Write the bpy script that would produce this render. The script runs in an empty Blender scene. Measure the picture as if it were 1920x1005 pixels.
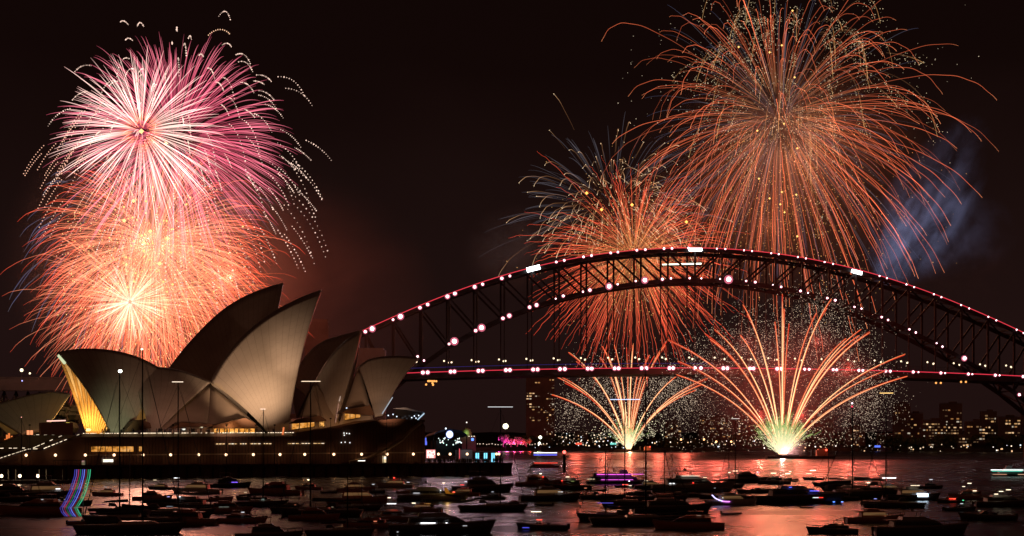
import bpy, math, random
import numpy as np
from mathutils import Vector, Matrix, noise
R = math.radians
sc = bpy.context.scene
col = sc.collection
# ------------------------------------------------------------------ camera
F, H, YH = 3600.0, 10.6, 829.0
cd = bpy.data.cameras.new('camera'); cam = bpy.data.objects.new('camera', cd); col.objects.link(cam)
cam.location = (0, 0, H); cam.rotation_euler = (R(90), 0, 0)
cd.sensor_width = 36; cd.lens = F/1920*36; cd.shift_y = (YH-502.5)/1920
cd.clip_start = 1; cd.clip_end = 20000
sc.camera = cam
sc.view_settings.view_transform = 'Standard'; sc.view_settings.look = 'None'
sc.view_settings.gamma = 1; sc.view_settings.exposure = 0
# ------------------------------------------------------------------ night sky
w = bpy.data.worlds.new('World'); sc.world = w; w.use_nodes = True
nt = w.node_tree; nt.nodes.clear()
def N(t, k, **kw):
    n = t.nodes.new(k)
    for a, b in kw.items():
        if a in n.inputs: n.inputs[a].default_value = b
        else: setattr(n, a, b)
    return n
def ramp(t, pts):
    n = t.nodes.new('ShaderNodeValToRGB'); e = n.color_ramp.elements
    e[0].position = pts[0][0]; e[0].color = (*pts[0][1], 1)
    e[1].position = pts[-1][0]; e[1].color = (*pts[-1][1], 1)
    for p, c in pts[1:-1]:
        x = e.new(p); x.color = (*c, 1)
    return n
tc = N(nt, 'ShaderNodeTexCoord'); sx = N(nt, 'ShaderNodeSeparateXYZ'); nt.links.new(tc.outputs['Generated'], sx.inputs[0])
mp = N(nt, 'ShaderNodeMapping'); mp.inputs['Scale'].default_value = (5, 5, 9)
nt.links.new(tc.outputs['Generated'], mp.inputs[0])
nz = N(nt, 'ShaderNodeTexNoise', Scale=1.0, Detail=3.0); nt.links.new(mp.outputs[0], nz.inputs['Vector'])
ma = N(nt, 'ShaderNodeMath', operation='MULTIPLY_ADD'); ma.inputs[1].default_value = 0.10
nt.links.new(nz.outputs['Fac'], ma.inputs[0]); nt.links.new(sx.outputs['Z'], ma.inputs[2])
rp = ramp(nt, [(0.0, (.012, .0050, .0046)), (0.10, (.0135, .0056, .0050)), (0.17, (.010, .0042, .0036)),
               (0.24, (.0056, .0021, .0017)), (0.5, (.0035, .0015, .0012)), (1, (.003, .0014, .0012))])
nt.links.new(ma.outputs[0], rp.inputs[0])
cg = N(nt, 'ShaderNodeMapRange'); cg.inputs['From Min'].default_value = .25; cg.inputs['From Max'].default_value = -.8   # sky behind camera, city side, brightened as added fill on boats and shells
nt.links.new(sx.outputs['Y'], cg.inputs[0])
cm_ = N(nt, 'ShaderNodeMix', data_type='RGBA'); nt.links.new(cg.outputs[0], cm_.inputs[0]); nt.links.new(rp.outputs[0], cm_.inputs[6]); cm_.inputs[7].default_value = (.022, .007, .0035, 1)
bg = N(nt, 'ShaderNodeBackground', Strength=1.0); nt.links.new(cm_.outputs[2], bg.inputs[0])
wo = N(nt, 'ShaderNodeOutputWorld'); nt.links.new(bg.outputs[0], wo.inputs[0])
sc.cycles.max_bounces = 5; sc.cycles.diffuse_bounces = 2; sc.cycles.glossy_bounces = 3
sc.cycles.volume_bounces = 0; sc.cycles.transparent_max_bounces = 80
sc.cycles.sample_clamp_indirect = 3.0; sc.cycles.volume_step_rate = 1.0; sc.cycles.volume_max_steps = 64
sc.cycles.use_denoising = True

# ------------------------------------------------------------------ materials
MATS = {}
def mat(name, c, rough=.7, metal=0, spec=.4, noise_amt=0, scale=.5):
    if name in MATS: return MATS[name]
    m = bpy.data.materials.new(name); m.use_nodes = True; t = m.node_tree
    b = t.nodes['Principled BSDF']; b.inputs['Base Color'].default_value = (*c, 1)
    b.inputs['Roughness'].default_value = rough; b.inputs['Metallic'].default_value = metal
    b.inputs['Specular IOR Level'].default_value = spec
    if noise_amt:
        g = N(t, 'ShaderNodeTexCoord'); n = N(t, 'ShaderNodeTexNoise', Scale=scale, Detail=5.0)
        t.links.new(g.outputs['Object'], n.inputs['Vector'])
        r = ramp(t, [(.3, tuple(x*(1-noise_amt) for x in c)), (.7, tuple(min(1, x*(1+noise_amt)) for x in c))])
        t.links.new(n.outputs['Fac'], r.inputs[0]); t.links.new(r.outputs[0], b.inputs['Base Color'])
    MATS[name] = m; return m
def emit(c, s):
    k = 'light %s %.2f' % (','.join('%.2f' % x for x in c), s)
    if k in MATS: return MATS[k]
    m = bpy.data.materials.new(k); m.use_nodes = True; t = m.node_tree; t.nodes.clear()
    e = N(t, 'ShaderNodeEmission', Strength=s); e.inputs[0].default_value = (*c, 1)
    o = N(t, 'ShaderNodeOutputMaterial'); t.links.new(e.outputs[0], o.inputs[0])
    try: m.cycles.emission_sampling = 'NONE'
    except Exception: pass
    MATS[k] = m; return m
def attr_emit(name, s):
    m = bpy.data.materials.new(name); m.use_nodes = True; t = m.node_tree; t.nodes.clear()
    a = N(t, 'ShaderNodeAttribute', attribute_name='glow'); e = N(t, 'ShaderNodeEmission', Strength=s)
    t.links.new(a.outputs['Color'], e.inputs[0])
    o = N(t, 'ShaderNodeOutputMaterial'); t.links.new(e.outputs[0], o.inputs[0])
    try: m.cycles.emission_sampling = 'NONE'
    except Exception: pass
    return m
SPARK = attr_emit('burning stars', 1.0)
def glowing_trail():
    m = attr_emit('glowing trails', .62); t = m.node_tree; e = [n for n in t.nodes if n.type == 'EMISSION'][0]; o = [n for n in t.nodes if n.type == 'OUTPUT_MATERIAL'][0]
    tr = N(t, 'ShaderNodeBsdfTransparent'); ad = N(t, 'ShaderNodeAddShader'); t.links.new(tr.outputs[0], ad.inputs[0]); t.links.new(e.outputs[0], ad.inputs[1]); t.links.new(ad.outputs[0], o.inputs[0]); return m
GLOWT = glowing_trail()   # thin incandescent gas: light of overlapping tails adds up
STEEL = mat('dark steel', (.006, .005, .005), .6, 0, .3, .3, .2)
STEEL2 = mat('weathered steel', (.014, .012, .012), .6, 0, .3, .3, .2)
GRANITE = mat('granite', (.09, .06, .05), .8, 0, .3, .25, .15)
BLACK = mat('dark trim', (.02, .02, .02), .6)
GLASS = mat('dark glass', (.02, .02, .022), .12, 0, .5)
HULLW = mat('white gelcoat', (.62, .60, .58), .35, 0, .5, .1, .6)
HULLG = mat('grey gelcoat', (.30, .29, .29), .4, 0, .5, .1, .6)
HULLN = mat('navy paint', (.05, .045, .08), .3)
HULLR = mat('red brown paint', (.50, .19, .12), .4)
HULLK = mat('dark paint', (.07, .045, .04), .35)
TEAK = mat('teak deck', (.25, .15, .08), .7, 0, .3, .2, 2)
CANVAS = mat('canvas', (.10, .10, .12), .9)
YCANVAS = mat('yellow canvas', (.65, .38, .07), .9)
ALU = mat('mast alloy', (.35, .35, .36), .4, .6)
RUBBER = mat('grey rubber', (.09, .09, .09), .7)
LEAF = mat('leaves', (.05, .07, .03), .8, 0, .2, .5, .3)
BARK = mat('bark', (.08, .06, .05), .9)
WALLD = mat('rendered wall', (.10, .085, .08), .8, 0, .3, .3, .05)
CLOTH = mat('dark clothes', (.05, .045, .05), .9)

# ------------------------------------------------------------------ mesh helpers
class MB:
    def __init__(s): s.v = []; s.f = []; s.m = []; s.uv = None
    def add(s, vs, fs, mi=0):
        o = len(s.v); s.v += [tuple(v) for v in vs]; s.f += [tuple(i+o for i in f) for f in fs]; s.m += [mi]*len(fs); return s
    def box(s, c, d, rz=0, mi=0, taper=1.0):
        cx, cy, cz = c; hx, hy, hz = d[0]/2, d[1]/2, d[2]/2; ca, sa = math.cos(rz), math.sin(rz); vs = []
        for z, k in ((-hz, 1), (hz, taper)):
            for x, y in ((-hx, -hy), (hx, -hy), (hx, hy), (-hx, hy)):
                x *= k; y *= k; vs.append((cx+x*ca-y*sa, cy+x*sa+y*ca, cz+z))
        return s.add(vs, [(0, 3, 2, 1), (4, 5, 6, 7), (0, 1, 5, 4), (1, 2, 6, 5), (2, 3, 7, 6), (3, 0, 4, 7)], mi)
    def beam(s, a, b, w, h=None, mi=0):
        a = Vector(a); b = Vector(b); d = (b-a).normalized(); h = h or w
        u = d.cross(Vector((0, 0, 1)))
        if u.length < 1e-3: u = Vector((1, 0, 0))
        u.normalize(); v = u.cross(d); vs = []
        for p in (a, b):
            for i, j in ((-1, -1), (1, -1), (1, 1), (-1, 1)): vs.append(p+u*w/2*i+v*h/2*j)
        return s.add(vs, [(0, 3, 2, 1), (4, 5, 6, 7), (0, 1, 5, 4), (1, 2, 6, 5), (2, 3, 7, 6), (3, 0, 4, 7)], mi)
    def tube(s, pts, r, n=6, mi=0):
        pts = [Vector(p) for p in pts]; k = len(pts); rs = r if isinstance(r, (list, tuple)) else [r]*k; o = len(s.v)
        for i, p in enumerate(pts):
            d = (pts[min(i+1, k-1)]-pts[max(i-1, 0)]).normalized(); u = d.cross(Vector((0, 0, 1)))
            if u.length < 1e-3: u = Vector((1, 0, 0))
            u.normalize(); v = u.cross(d)
            for j in range(n):
                a = 2*math.pi*j/n; s.v.append(tuple(p+(u*math.cos(a)+v*math.sin(a))*rs[i]))
        for i in range(k-1):
            for j in range(n):
                s.f.append((o+i*n+j, o+i*n+(j+1) % n, o+(i+1)*n+(j+1) % n, o+(i+1)*n+j)); s.m.append(mi)
        s.f.append(tuple(o+j for j in range(n))[::-1]); s.m.append(mi)
        s.f.append(tuple(o+(k-1)*n+j for j in range(n))); s.m.append(mi); return s
    def ball(s, c, r, n=8, m=5, mi=0, sq=(1, 1, 1)):
        vs = [(c[0], c[1], c[2]-r*sq[2])]
        for i in range(1, m):
            a = -math.pi/2+math.pi*i/m
            for j in range(n):
                b = 2*math.pi*j/n; vs.append((c[0]+r*sq[0]*math.cos(a)*math.cos(b), c[1]+r*sq[1]*math.cos(a)*math.sin(b), c[2]+r*sq[2]*math.sin(a)))
        vs.append((c[0], c[1], c[2]+r*sq[2])); fs = []
        for j in range(n): fs.append((0, 1+(j+1) % n, 1+j)); fs.append((len(vs)-1, 1+(m-2)*n+j, 1+(m-2)*n+(j+1) % n))
        for i in range(m-2):
            for j in range(n): fs.append((1+i*n+j, 1+i*n+(j+1) % n, 1+(i+1)*n+(j+1) % n, 1+(i+1)*n+j))
        return s.add(vs, fs, mi)
    def prism(s, poly, fn0, fn1, mi=0):
        n = len(poly); a = [fn0(*p) for p in poly]; b = [fn1(*p) for p in poly]
        return s.add(a+b, [tuple(range(n))[::-1], tuple(range(n, 2*n))]+[(i, (i+1) % n, n+(i+1) % n, n+i) for i in range(n)], mi)
    def mesh(s, name, mats, smooth=False):
        me = bpy.data.meshes.new(name); me.from_pydata(s.v, [], s.f)
        if not isinstance(mats, (list, tuple)): mats = [mats]
        for m in mats: me.materials.append(m)
        if len(mats) > 1: me.polygons.foreach_set('material_index', s.m)
        if smooth: me.polygons.foreach_set('use_smooth', [True]*len(s.f))
        me.update(); return me
    def build(s, name, mats, parent=None, smooth=False):
        o = bpy.data.objects.new(name, s.mesh(name, mats, smooth)); col.objects.link(o)
        if parent: o.parent = parent
        return o
def mobj(name, me, parent=None, loc=None, rz=0, sc_=None):
    o = bpy.data.objects.new(name, me); col.objects.link(o)
    if parent: o.parent = parent
    if loc is not None: o.location = loc
    if rz: o.rotation_euler.z = rz
    if sc_: o.scale = (sc_,)*3 if not isinstance(sc_, tuple) else sc_
    return o
LABELS = {}
def tag(o, label=None, cat=None, group=None, kind=None):
    if label:
        o['label'] = label; LABELS.setdefault(label, []).append(o.name)
    if cat: o['category'] = cat
    if group: o['group'] = group
    if kind: o['kind'] = kind
    return o
def empty(name, loc=(0, 0, 0), rz=0, **k):
    o = bpy.data.objects.new(name, None); col.objects.link(o); o.location = loc; o.rotation_euler.z = rz
    return tag(o, **k)
def lamp(name, kind, loc, power, color, parent=None, radius=.3, target=None, size=60, blend=.8):
    d = bpy.data.lights.new(name, kind); d.energy = power; d.color = color; d.shadow_soft_size = radius
    o = bpy.data.objects.new(name, d); col.objects.link(o); o.location = loc
    if kind == 'SPOT':
        d.spot_size = R(size); d.spot_blend = blend
        q = (Vector(target)-Vector(loc)).to_track_quat('-Z', 'Y'); o.rotation_euler = q.to_euler()
    if parent: o.parent = parent
    return o
def at(px, py, Y): return Vector(((px-960)/F*Y, Y, H+(YH-py)/F*Y))
def wat(px, py):
    Y = F*H/(py-YH); return Vector(((px-960)/F*Y, Y, 0))
def interp_pts(pts, n):
    p = np.array(pts, float); d = np.r_[0, np.cumsum(np.linalg.norm(np.diff(p, axis=0), axis=1))]
    t = np.linspace(0, d[-1], n); res = np.stack([np.interp(t, d, p[:, i]) for i in range(p.shape[1])], 1)
    for _ in range(2): res[1:-1] = (res[:-2]+2*res[1:-1]+res[2:])/4
    return res

# ------------------------------------------------------------------ harbour water, land
wm = bpy.data.materials.new('harbour water'); wm.use_nodes = True; t = wm.node_tree; b = t.nodes['Principled BSDF']
b.inputs['Base Color'].default_value = (.012, .010, .011, 1); b.inputs['Roughness'].default_value = .17; b.inputs['IOR'].default_value = 1.33
g = N(t, 'ShaderNodeNewGeometry'); mp = N(t, 'ShaderNodeMapping'); mp.inputs['Scale'].default_value = (.55, 1.0, 1)
t.links.new(g.outputs['Position'], mp.inputs[0])
n1 = N(t, 'ShaderNodeTexNoise', Scale=.55, Detail=4.0, Roughness=.55); t.links.new(mp.outputs[0], n1.inputs['Vector'])
n2 = N(t, 'ShaderNodeTexNoise', Scale=.04, Detail=2.0); t.links.new(mp.outputs[0], n2.inputs['Vector'])
rr = N(t, 'ShaderNodeMapRange'); rr.inputs['From Min'].default_value = .35; rr.inputs['From Max'].default_value = .65
rr.inputs['To Min'].default_value = .22; rr.inputs['To Max'].default_value = .32
t.links.new(n2.outputs['Fac'], rr.inputs[0]); t.links.new(rr.outputs[0], b.inputs['Roughness'])
bp = N(t, 'ShaderNodeBump', Strength=.35, Distance=.32); t.links.new(n1.outputs['Fac'], bp.inputs['Height']); t.links.new(bp.outputs[0], b.inputs['Normal'])
m = MB(); m.add([(-4000, -60, 0), (4000, -60, 0), (4000, 9000, 0), (-4000, 9000, 0)], [(0, 1, 2, 3)])
tag(m.build('water', wm), kind='structure')
LAND = mat('dark land', (.035, .035, .022), .95, 0, .2, .4, .02)
def landstrip(name, pts, back, z, jag=0, matr=LAND, depth=None):
    m = MB(); f = []; n = len(pts)
    for (x, y, h) in pts: f.append((x, y, -2)); f.append((x, y+2, h))
    vs = f+[(pts[i][0]*1.0, pts[i][1]+back, pts[i][2]+z) for i in range(n)]+[(pts[i][0], pts[i][1]+back, -2) for i in range(n)]
    fs = []
    for i in range(n-1):
        fs.append((2*i, 2*i+2, 2*i+3, 2*i+1)); fs.append((2*i+1, 2*i+3, 2*n+i+1, 2*n+i)); fs.append((2*n+i, 2*n+i+1, 3*n+i+1, 3*n+i))
    m.add(vs, fs); return tag(m.build(name, matr), kind='structure')
rs = random.Random(5)
shore = []
for i in range(61):
    px = 700+i*26; Y = 2330-320*max(0, (px-1450)/500)+30*math.sin(i*.7)
    shore.append(((px-960)/F*Y, Y, 3+rs.random()*1.5))
landstrip('far_shore', shore, 700, 22)
wshore = [((px-960)/F*1000, 1000+rs.random()*10, 2.5) for px in range(-200, 420, 40)]
landstrip('western_shore', wshore, 500, 8)

# ------------------------------------------------------------------ opera house frame
TH = R(25); E1 = Vector((math.cos(TH), math.sin(TH), 0)); E2 = Vector((-math.sin(TH), math.cos(TH), 0)); A0 = Vector((-74.7, 640, 0))
def pa(px, py, off):
    k = (px-960)/F; Y = (off+A0.dot(E2))/(k*E2.x+E2.y); return at(px, py, Y)
def loc(p): d = Vector(p)-A0; return d.dot(E1), d.dot(E2), p[2]
def wld(s, o, z): v = A0+E1*s+E2*o; return Vector((v.x, v.y, z))
tm = bpy.data.materials.new('cream shell tiles'); tm.use_nodes = True; t = tm.node_tree; b = t.nodes['Principled BSDF']
uvn = N(t, 'ShaderNodeUVMap', uv_map='tiles'); sxy = N(t, 'ShaderNodeSeparateXYZ'); t.links.new(uvn.outputs[0], sxy.inputs[0])
def seam(sock, wdt):
    fr = N(t, 'ShaderNodeMath', operation='FRACT'); t.links.new(sock, fr.inputs[0])
    s1 = N(t, 'ShaderNodeMath', operation='SUBTRACT'); s1.inputs[1].default_value = .5; t.links.new(fr.outputs[0], s1.inputs[0])
    ab = N(t, 'ShaderNodeMath', operation='ABSOLUTE'); t.links.new(s1.outputs[0], ab.inputs[0])
    gt = N(t, 'ShaderNodeMath', operation='GREATER_THAN'); gt.inputs[1].default_value = .5-wdt; t.links.new(ab.outputs[0], gt.inputs[0]); return gt.outputs[0]
cu = N(t, 'ShaderNodeMath', operation='MULTIPLY_ADD')  # chevron cross joints: v + |frac(u)-.5|
fu = N(t, 'ShaderNodeMath', operation='PINGPONG'); fu.inputs[1].default_value = .5; t.links.new(sxy.outputs['X'], fu.inputs[0])
t.links.new(fu.outputs[0], cu.inputs[0]); cu.inputs[1].default_value = .6; t.links.new(sxy.outputs['Y'], cu.inputs[2])
a1 = seam(sxy.outputs['X'], .03); a2 = seam(cu.outputs[0], .03)
mxx = N(t, 'ShaderNodeMath', operation='MAXIMUM'); hm = N(t, 'ShaderNodeMath', operation='MULTIPLY'); hm.inputs[1].default_value = .45
t.links.new(a2, hm.inputs[0]); t.links.new(a1, mxx.inputs[0]); t.links.new(hm.outputs[0], mxx.inputs[1])
tcn = N(t, 'ShaderNodeTexCoord'); nn = N(t, 'ShaderNodeTexNoise', Scale=.12, Detail=6.0); t.links.new(tcn.outputs['Object'], nn.inputs['Vector'])
rb = ramp(t, [(.25, (.52, .48, .43)), (.75, (.68, .64, .58))]); t.links.new(nn.outputs['Fac'], rb.inputs[0])
mix = N(t, 'ShaderNodeMix', data_type='RGBA'); t.links.new(mxx.outputs[0], mix.inputs[0]); t.links.new(rb.outputs[0], mix.inputs[6]); mix.inputs[7].default_value = (.43, .39, .34, 1)
t.links.new(mix.outputs[2], b.inputs['Base Color']); b.inputs['Roughness'].default_value = .42
TILE = tm
CONC = mat('ribbed concrete', (.36, .28, .20), .8, 0, .3, .15, .3)
PODM = mat('brown granite panels', (.16, .085, .06), .8, 0, .3, .15, .2)

house = empty('opera_house', A0)
tag(house, 'sail-roofed concert building with tiled shells on a brown podium by the quay', 'building')
def hp(o):
    o.parent = house; o.matrix_parent_inverse = Matrix.Translation(-A0); return o
def bez_bow(p, q, bow, t): return p.lerp(q, t)+bow*(4*t*(1-t))
def shell(ridge, bf, bb, w, off0=0, bowf=0, bowb=0, NR=26, NS=18, thick=1.0, seg=None, mirror=True, name='roof_shell', label=None):
    rp = interp_pts(ridge, NR); ridgeW = [pa(x, y, off0) for x, y in rp]
    Bf = pa(bf[0], bf[1], off0-w); Bb = pa(bb[0], bb[1], off0-w)
    m = MB(); uvs = []; ribs = []
    for i in range(NR):
        a = i/(NR-1); B = Bf.lerp(Bb, a); Rg = ridgeW[i]; c = Rg-B; L = c.length
        nrm = E1.cross(c).normalized()
        if nrm.dot(E2) > 0: nrm = -nrm
        sag = L*L/620; bow = (bowf*(1-a)+bowb*a)
        ribs.append([bez_bow(B, Rg, nrm*sag+E1*bow, j/(NS-1)) for j in range(NS)])
    def emitside(rbs, flip):
        o = len(m.v)
        for i in range(NR):
            for j in range(NS): m.v.append(tuple(rbs[i][j]))
        for i in range(NR-1):
            for j in range(NS-1):
                q = (o+i*NS+j, o+(i+1)*NS+j, o+(i+1)*NS+j+1, o+i*NS+j+1)
                if flip: q = q[::-1]
                m.f.append(q); m.m.append(0)
                uq = [(i, j), (i+1, j), (i+1, j+1), (i, j+1)]
                if flip: uq = uq[::-1]
                uvs.extend(uq)
    emitside(ribs, False)
    mir = None
    if mirror:
        def refl(p): s, o, z = loc(p); return wld(s, 2*off0-o, z)
        mir = [[refl(p) for p in rb] for rb in ribs]; emitside(mir, True)
    o = m.build(name, TILE, smooth=True); hp(o)
    k = (seg or NR-1)/(NR-1); Lm = (ridgeW[0]-Bf).length
    ul = o.data.uv_layers.new(name='tiles')
    ul.data.foreach_set('uv', [c for u in uvs for c in (u[0]*k, u[1]/(NS-1)*Lm/3.2)])
    sm = o.modifiers.new('thickness', 'SOLIDIFY'); sm.thickness = thick; sm.offset = 0
    if label: o['label'] = label
    return o, ribs, mir
sh_main = shell([(603, 545), (572, 556), (540, 571), (510, 588), (480, 610), (450, 638), (425, 668), (408, 694), (396, 718)], (539, 814), (505, 814), 19, 0, -2.6, 0, seg=15,
                label='tallest floodlit cream shell in front')
sh_two = shell([(677, 622), (655, 635), (635, 652), (615, 677), (603, 697), (592, 716)], (629, 800), (613, 802), 17, 0, 0, 0, seg=10)
sh_three = shell([(786, 672), (750, 669), (715, 670), (690, 676), (672, 690)], (717, 780), (703, 782), 15, 0, -1.2, 0, seg=9, label='low shell overhanging the quay end')
sh_left = shell([(107, 662), (140, 656), (175, 655), (210, 658), (245, 666), (275, 678), (306, 696)], (207, 812), (240, 814), 17, 0, .6, 0, seg=12, label='south shell with a lit ribbed mouth')
sh_mid = shell([(236, 700), (262, 692), (300, 690), (335, 695), (365, 705), (396, 718)], (277, 812), (292, 812), 22, 0, 1.0, 1.0, seg=10)
# concert hall shells behind
shell([(531, 532), (500, 540), (460, 556), (420, 580), (385, 612), (350, 650), (325, 682), (308, 705)], (470, 812), (420, 812), 22, 72, -1, 0, label='dark unlit shell of the rear hall')
shell([(679, 620), (645, 629), (612, 638), (585, 655), (560, 690), (545, 715)], (640, 800), (620, 800), 18, 62, 0, 0)
# restaurant shell at the stairs
shell([(131, 740), (100, 735), (60, 741), (20, 752), (-40, 770)], (84, 806), (40, 815), 11, 14, .4, 0, seg=10, label='small restaurant shell beside the stairs')

def patch(p1, p2, p3, bul=1.0, name='side_shell'):
    P = [pa(*p1), pa(*p2), pa(*p3)]; n = (P[1]-P[0]).cross(P[2]-P[0]).normalized()
    if n.dot(E2) > 0: n = -n
    K = 8; m = MB(); idx = {}
    for i in range(K+1):
        for j in range(K+1-i):
            a, b_ = i/K, j/K; c = 1-a-b_; q = P[0]*c+P[1]*a+P[2]*b_+n*bul*(a*b_+b_*c+c*a)*3
            idx[i, j] = len(m.v); m.v.append(tuple(q))
    for i in range(K):
        for j in range(K-i):
            m.f.append((idx[i, j], idx[i+1, j], idx[i, j+1])); m.m.append(0)
            if i+j < K-1: m.f.append((idx[i+1, j], idx[i+1, j+1], idx[i, j+1])); m.m.append(0)
    o = m.build(name, TILE2, smooth=True); hp(o); s_ = o.modifiers.new('thickness', 'SOLIDIFY'); s_.thickness = .6; s_.offset = 0; return o
TILE2 = mat('matt shell tiles', (.52, .44, .36), .6, 0, .3, .12, .15)
patch((394, 722, -3), (284, 816, -23), (390, 814, -25), .5); patch((394, 722, -3), (390, 814, -25), (500, 816, -23), .5)
patch((591, 716, -3), (548, 814, -20), (604, 806, -22), .4); patch((591, 716, -3), (604, 806, -22), (640, 800, -19), .4)
patch((672, 690, -2), (634, 800, -19), (700, 790, -17), .6)
# lit concrete fan of the south mouth: far half inner face
ribsL, mirL = sh_left[1], sh_left[2]
mr = MB(); front = mirL[0]
GOLD = mat('warm lit ribs', (.52, .36, .17), .7, 0, .3, .1, .5)
for i in range(0, 22, 1):
    if i % 2: continue
    pts = [mirL[i][j]-E2*.9+Vector((0, 0, -.2)) for j in range(0, 18)]
    o = MB().tube(pts, [.28+.3*math.sin(math.pi*j/17) for j in range(18)], 6).build('mouth_rib', GOLD, smooth=True); hp(o)
# curved glass screen low in the mouth
m = MB(); K = 14
lo = [ribsL[0][0].lerp(mirL[0][0], a/(K-1))+E1*(7*math.sin(math.pi*a/(K-1))) for a in range(K)]
hi = [ribsL[0][7].lerp(mirL[0][7], a/(K-1))+E1*(9+5*math.sin(math.pi*a/(K-1))) for a in range(K)]
m.v += [tuple(p) for p in lo+hi]; m.f += [(i, i+1, K+i+1, K+i) for i in range(K-1)]; m.m += [0]*(K-1)
gm = mat('bronze glass', (.30, .20, .10), .3, .2, .5)

# glass walls in the north mouths
def mouth_glass(sh, top, inset=4, base_in=2):
    rb, mi = sh[1], sh[2]; A = [rb[0][j] for j in range(0, top)]; B = [mi[0][j] for j in range(0, top)]; m = MB(); K = 12; n = len(A)
    for j in range(n):
        for k in range(K+1):
            q = A[j].lerp(B[j], .07+.86*k/K); q -= E1*(inset-2.5*math.sin(math.pi*k/K)); q.z -= 1.2; m.v.append(tuple(q))
    for j in range(n-1):
        for k in range(K): m.f.append((j*(K+1)+k, j*(K+1)+k+1, (j+1)*(K+1)+k+1, (j+1)*(K+1)+k)); m.m.append(0)
    g = hp(m.build('glass_wall', GLASS)); mm = MB()
    for k in range(0, K+1, 2): mm.tube([m.v[j*(K+1)+k] for j in range(n)], .18, 4)
    mm.build('mullion', BLACK, g)
mouth_glass(sh_main, 15); mouth_glass(sh_three, 15, 5)

# podium
def fp(off): return lambda px, py: pa(px, py, -36)+E2*(off+36)
pod = MB()
prof = [(120, 880), (152, 815.5), (345, 814), (548, 813), (560, 811), (600, 806), (640, 801), (672, 796), (700, 789), (745, 785), (792, 789), (797, 800), (797, 880)]
pod.prism(prof, fp(-36), fp(100)); pod.v[0:0] = []
podium = hp(pod.build('podium', PODM))
# podium parapet band, proud of the wall
def seg(name, p0, p1, off, hgt, dep, mt, parent=None, **k):
    a = pa(p0[0], p0[1], off); c = pa(p1[0], p1[1], off); m = MB().beam(a, c, dep, hgt); o = hp(m.build(name, mt)); return o
seg('parapet', (153, 816.5), (548, 815), -36.2, 1.0, .5, CONC)
seg('parapet', (548, 815), (700, 791), -36.2, .8, .5, PODM); seg('parapet', (700, 791), (796, 789.5), -36.2, .8, .5, PODM)
seg('wall_ledge', (161, 853.5), (795, 848.5), -36.15, .35, .35, CONC); seg('wall_ledge', (161, 826.5), (640, 824), -36.12, .2, .25, PODM)
# joints in the podium wall
jm = MB()
for px in range(160, 796, 6):
    yt = np.interp(px, [153, 548, 640, 700, 745, 796], [819, 817, 805, 793, 789, 792]); a = pa(px, yt+1, -36.05); bq = pa(px, 871, -36.05); jm.beam(a, bq, .09, .09)
hp(jm.build('panel_joints', BLACK))
# curved wall sweep at the north-east corner
hp(MB().tube([pa(655, 866, -37), pa(690, 858, -37.5), pa(725, 843, -38), pa(752, 826, -38), pa(772, 806, -37.5), pa(790, 792, -36.5)], .55, 6).build('stair_balustrade', CONC))
def win(px0, px1, y0, y1, off=-36.3, c=(1, .42, .08), s=1.4, frames=0, name='window', back=.5, sk=0):
    P = [pa(px0, y1, off), pa(px1, y1-sk, off), pa(px1, y0-sk, off), pa(px0, y0, off)]
    m = MB(); m.add(P+[p+E2*back for p in P], [(0, 1, 2, 3), (7, 6, 5, 4), (0, 4, 5, 1), (1, 5, 6, 2), (2, 6, 7, 3), (3, 7, 4, 0)])
    o = hp(m.build(name, glowroom(c, s)))
    fm = MB()
    for a, q in ((0, 1), (1, 2), (2, 3), (3, 0)): fm.beam(P[a]-E2*.1, P[q]-E2*.1, .22, .22)
    for k in range(frames):
        f_ = (k+1)/(frames+1); fm.beam(P[0].lerp(P[1], f_)-E2*.12, P[3].lerp(P[2], f_)-E2*.12, .2, .2)
    fm.build('frame', BLACK, o)
    return o
def glowroom(c, s):
    k = 'lit room %s %.2f' % (c, s)
    if k in MATS: return MATS[k]
    m = bpy.data.materials.new(k[:60]); m.use_nodes = True; t = m.node_tree; t.nodes.clear()
    g = N(t, 'ShaderNodeTexCoord'); mpp = N(t, 'ShaderNodeMapping'); mpp.inputs['Scale'].default_value = (.45, .45, .8)
    t.links.new(g.outputs['Object'], mpp.inputs[0])
    n = N(t, 'ShaderNodeTexNoise', Scale=1.0, Detail=4.0, Roughness=.7); t.links.new(mpp.outputs[0], n.inputs['Vector'])
    r = ramp(t, [(.33, tuple(x*.15 for x in c)), (.48, c), (.62, (1, min(1, c[1]*1.5), min(1, c[2]*3)))]); t.links.new(n.outputs['Fac'], r.inputs[0])
    e = N(t, 'ShaderNodeEmission', Strength=s); t.links.new(r.outputs[0], e.inputs[0]); o = N(t, 'ShaderNodeOutputMaterial'); t.links.new(e.outputs[0], o.inputs[0])
    MATS[k] = m; return m
AMB = (.85, .33, .05)
win(170, 251, 836.5, 847.5, frames=5, c=AMB, s=.8); win(259.5, 268.5, 836.5, 847, c=AMB, s=.7)
for a, q in ((404, 422), (427, 445), (449, 463), (469, 489), (492, 509.5), (539, 561), (564.5, 582.5), (587, 608.5)):
    win(a, q, 830.5+(472-a)*.004, 833.4+(472-a)*.006, c=(1, .6, .25), s=1.1, frames=2)
win(192, 213, 860.5, 867, c=(1, .85, .6), s=1.8)
win(100, 161, 863, 873, c=(.32, .26, .15), s=.55, frames=6)
win(718.5, 726, 854.5, 868, c=(.8, .4, .12), s=.9, name='doorway')
win(718.5, 724.5, 854.5, 868, c=(1, .75, .4), s=1.2, off=-36.9, name='doorway')
win(401, 478, 803, 811.5, off=-27, c=AMB, s=1.3, frames=7, name='foyer_window')
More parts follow.
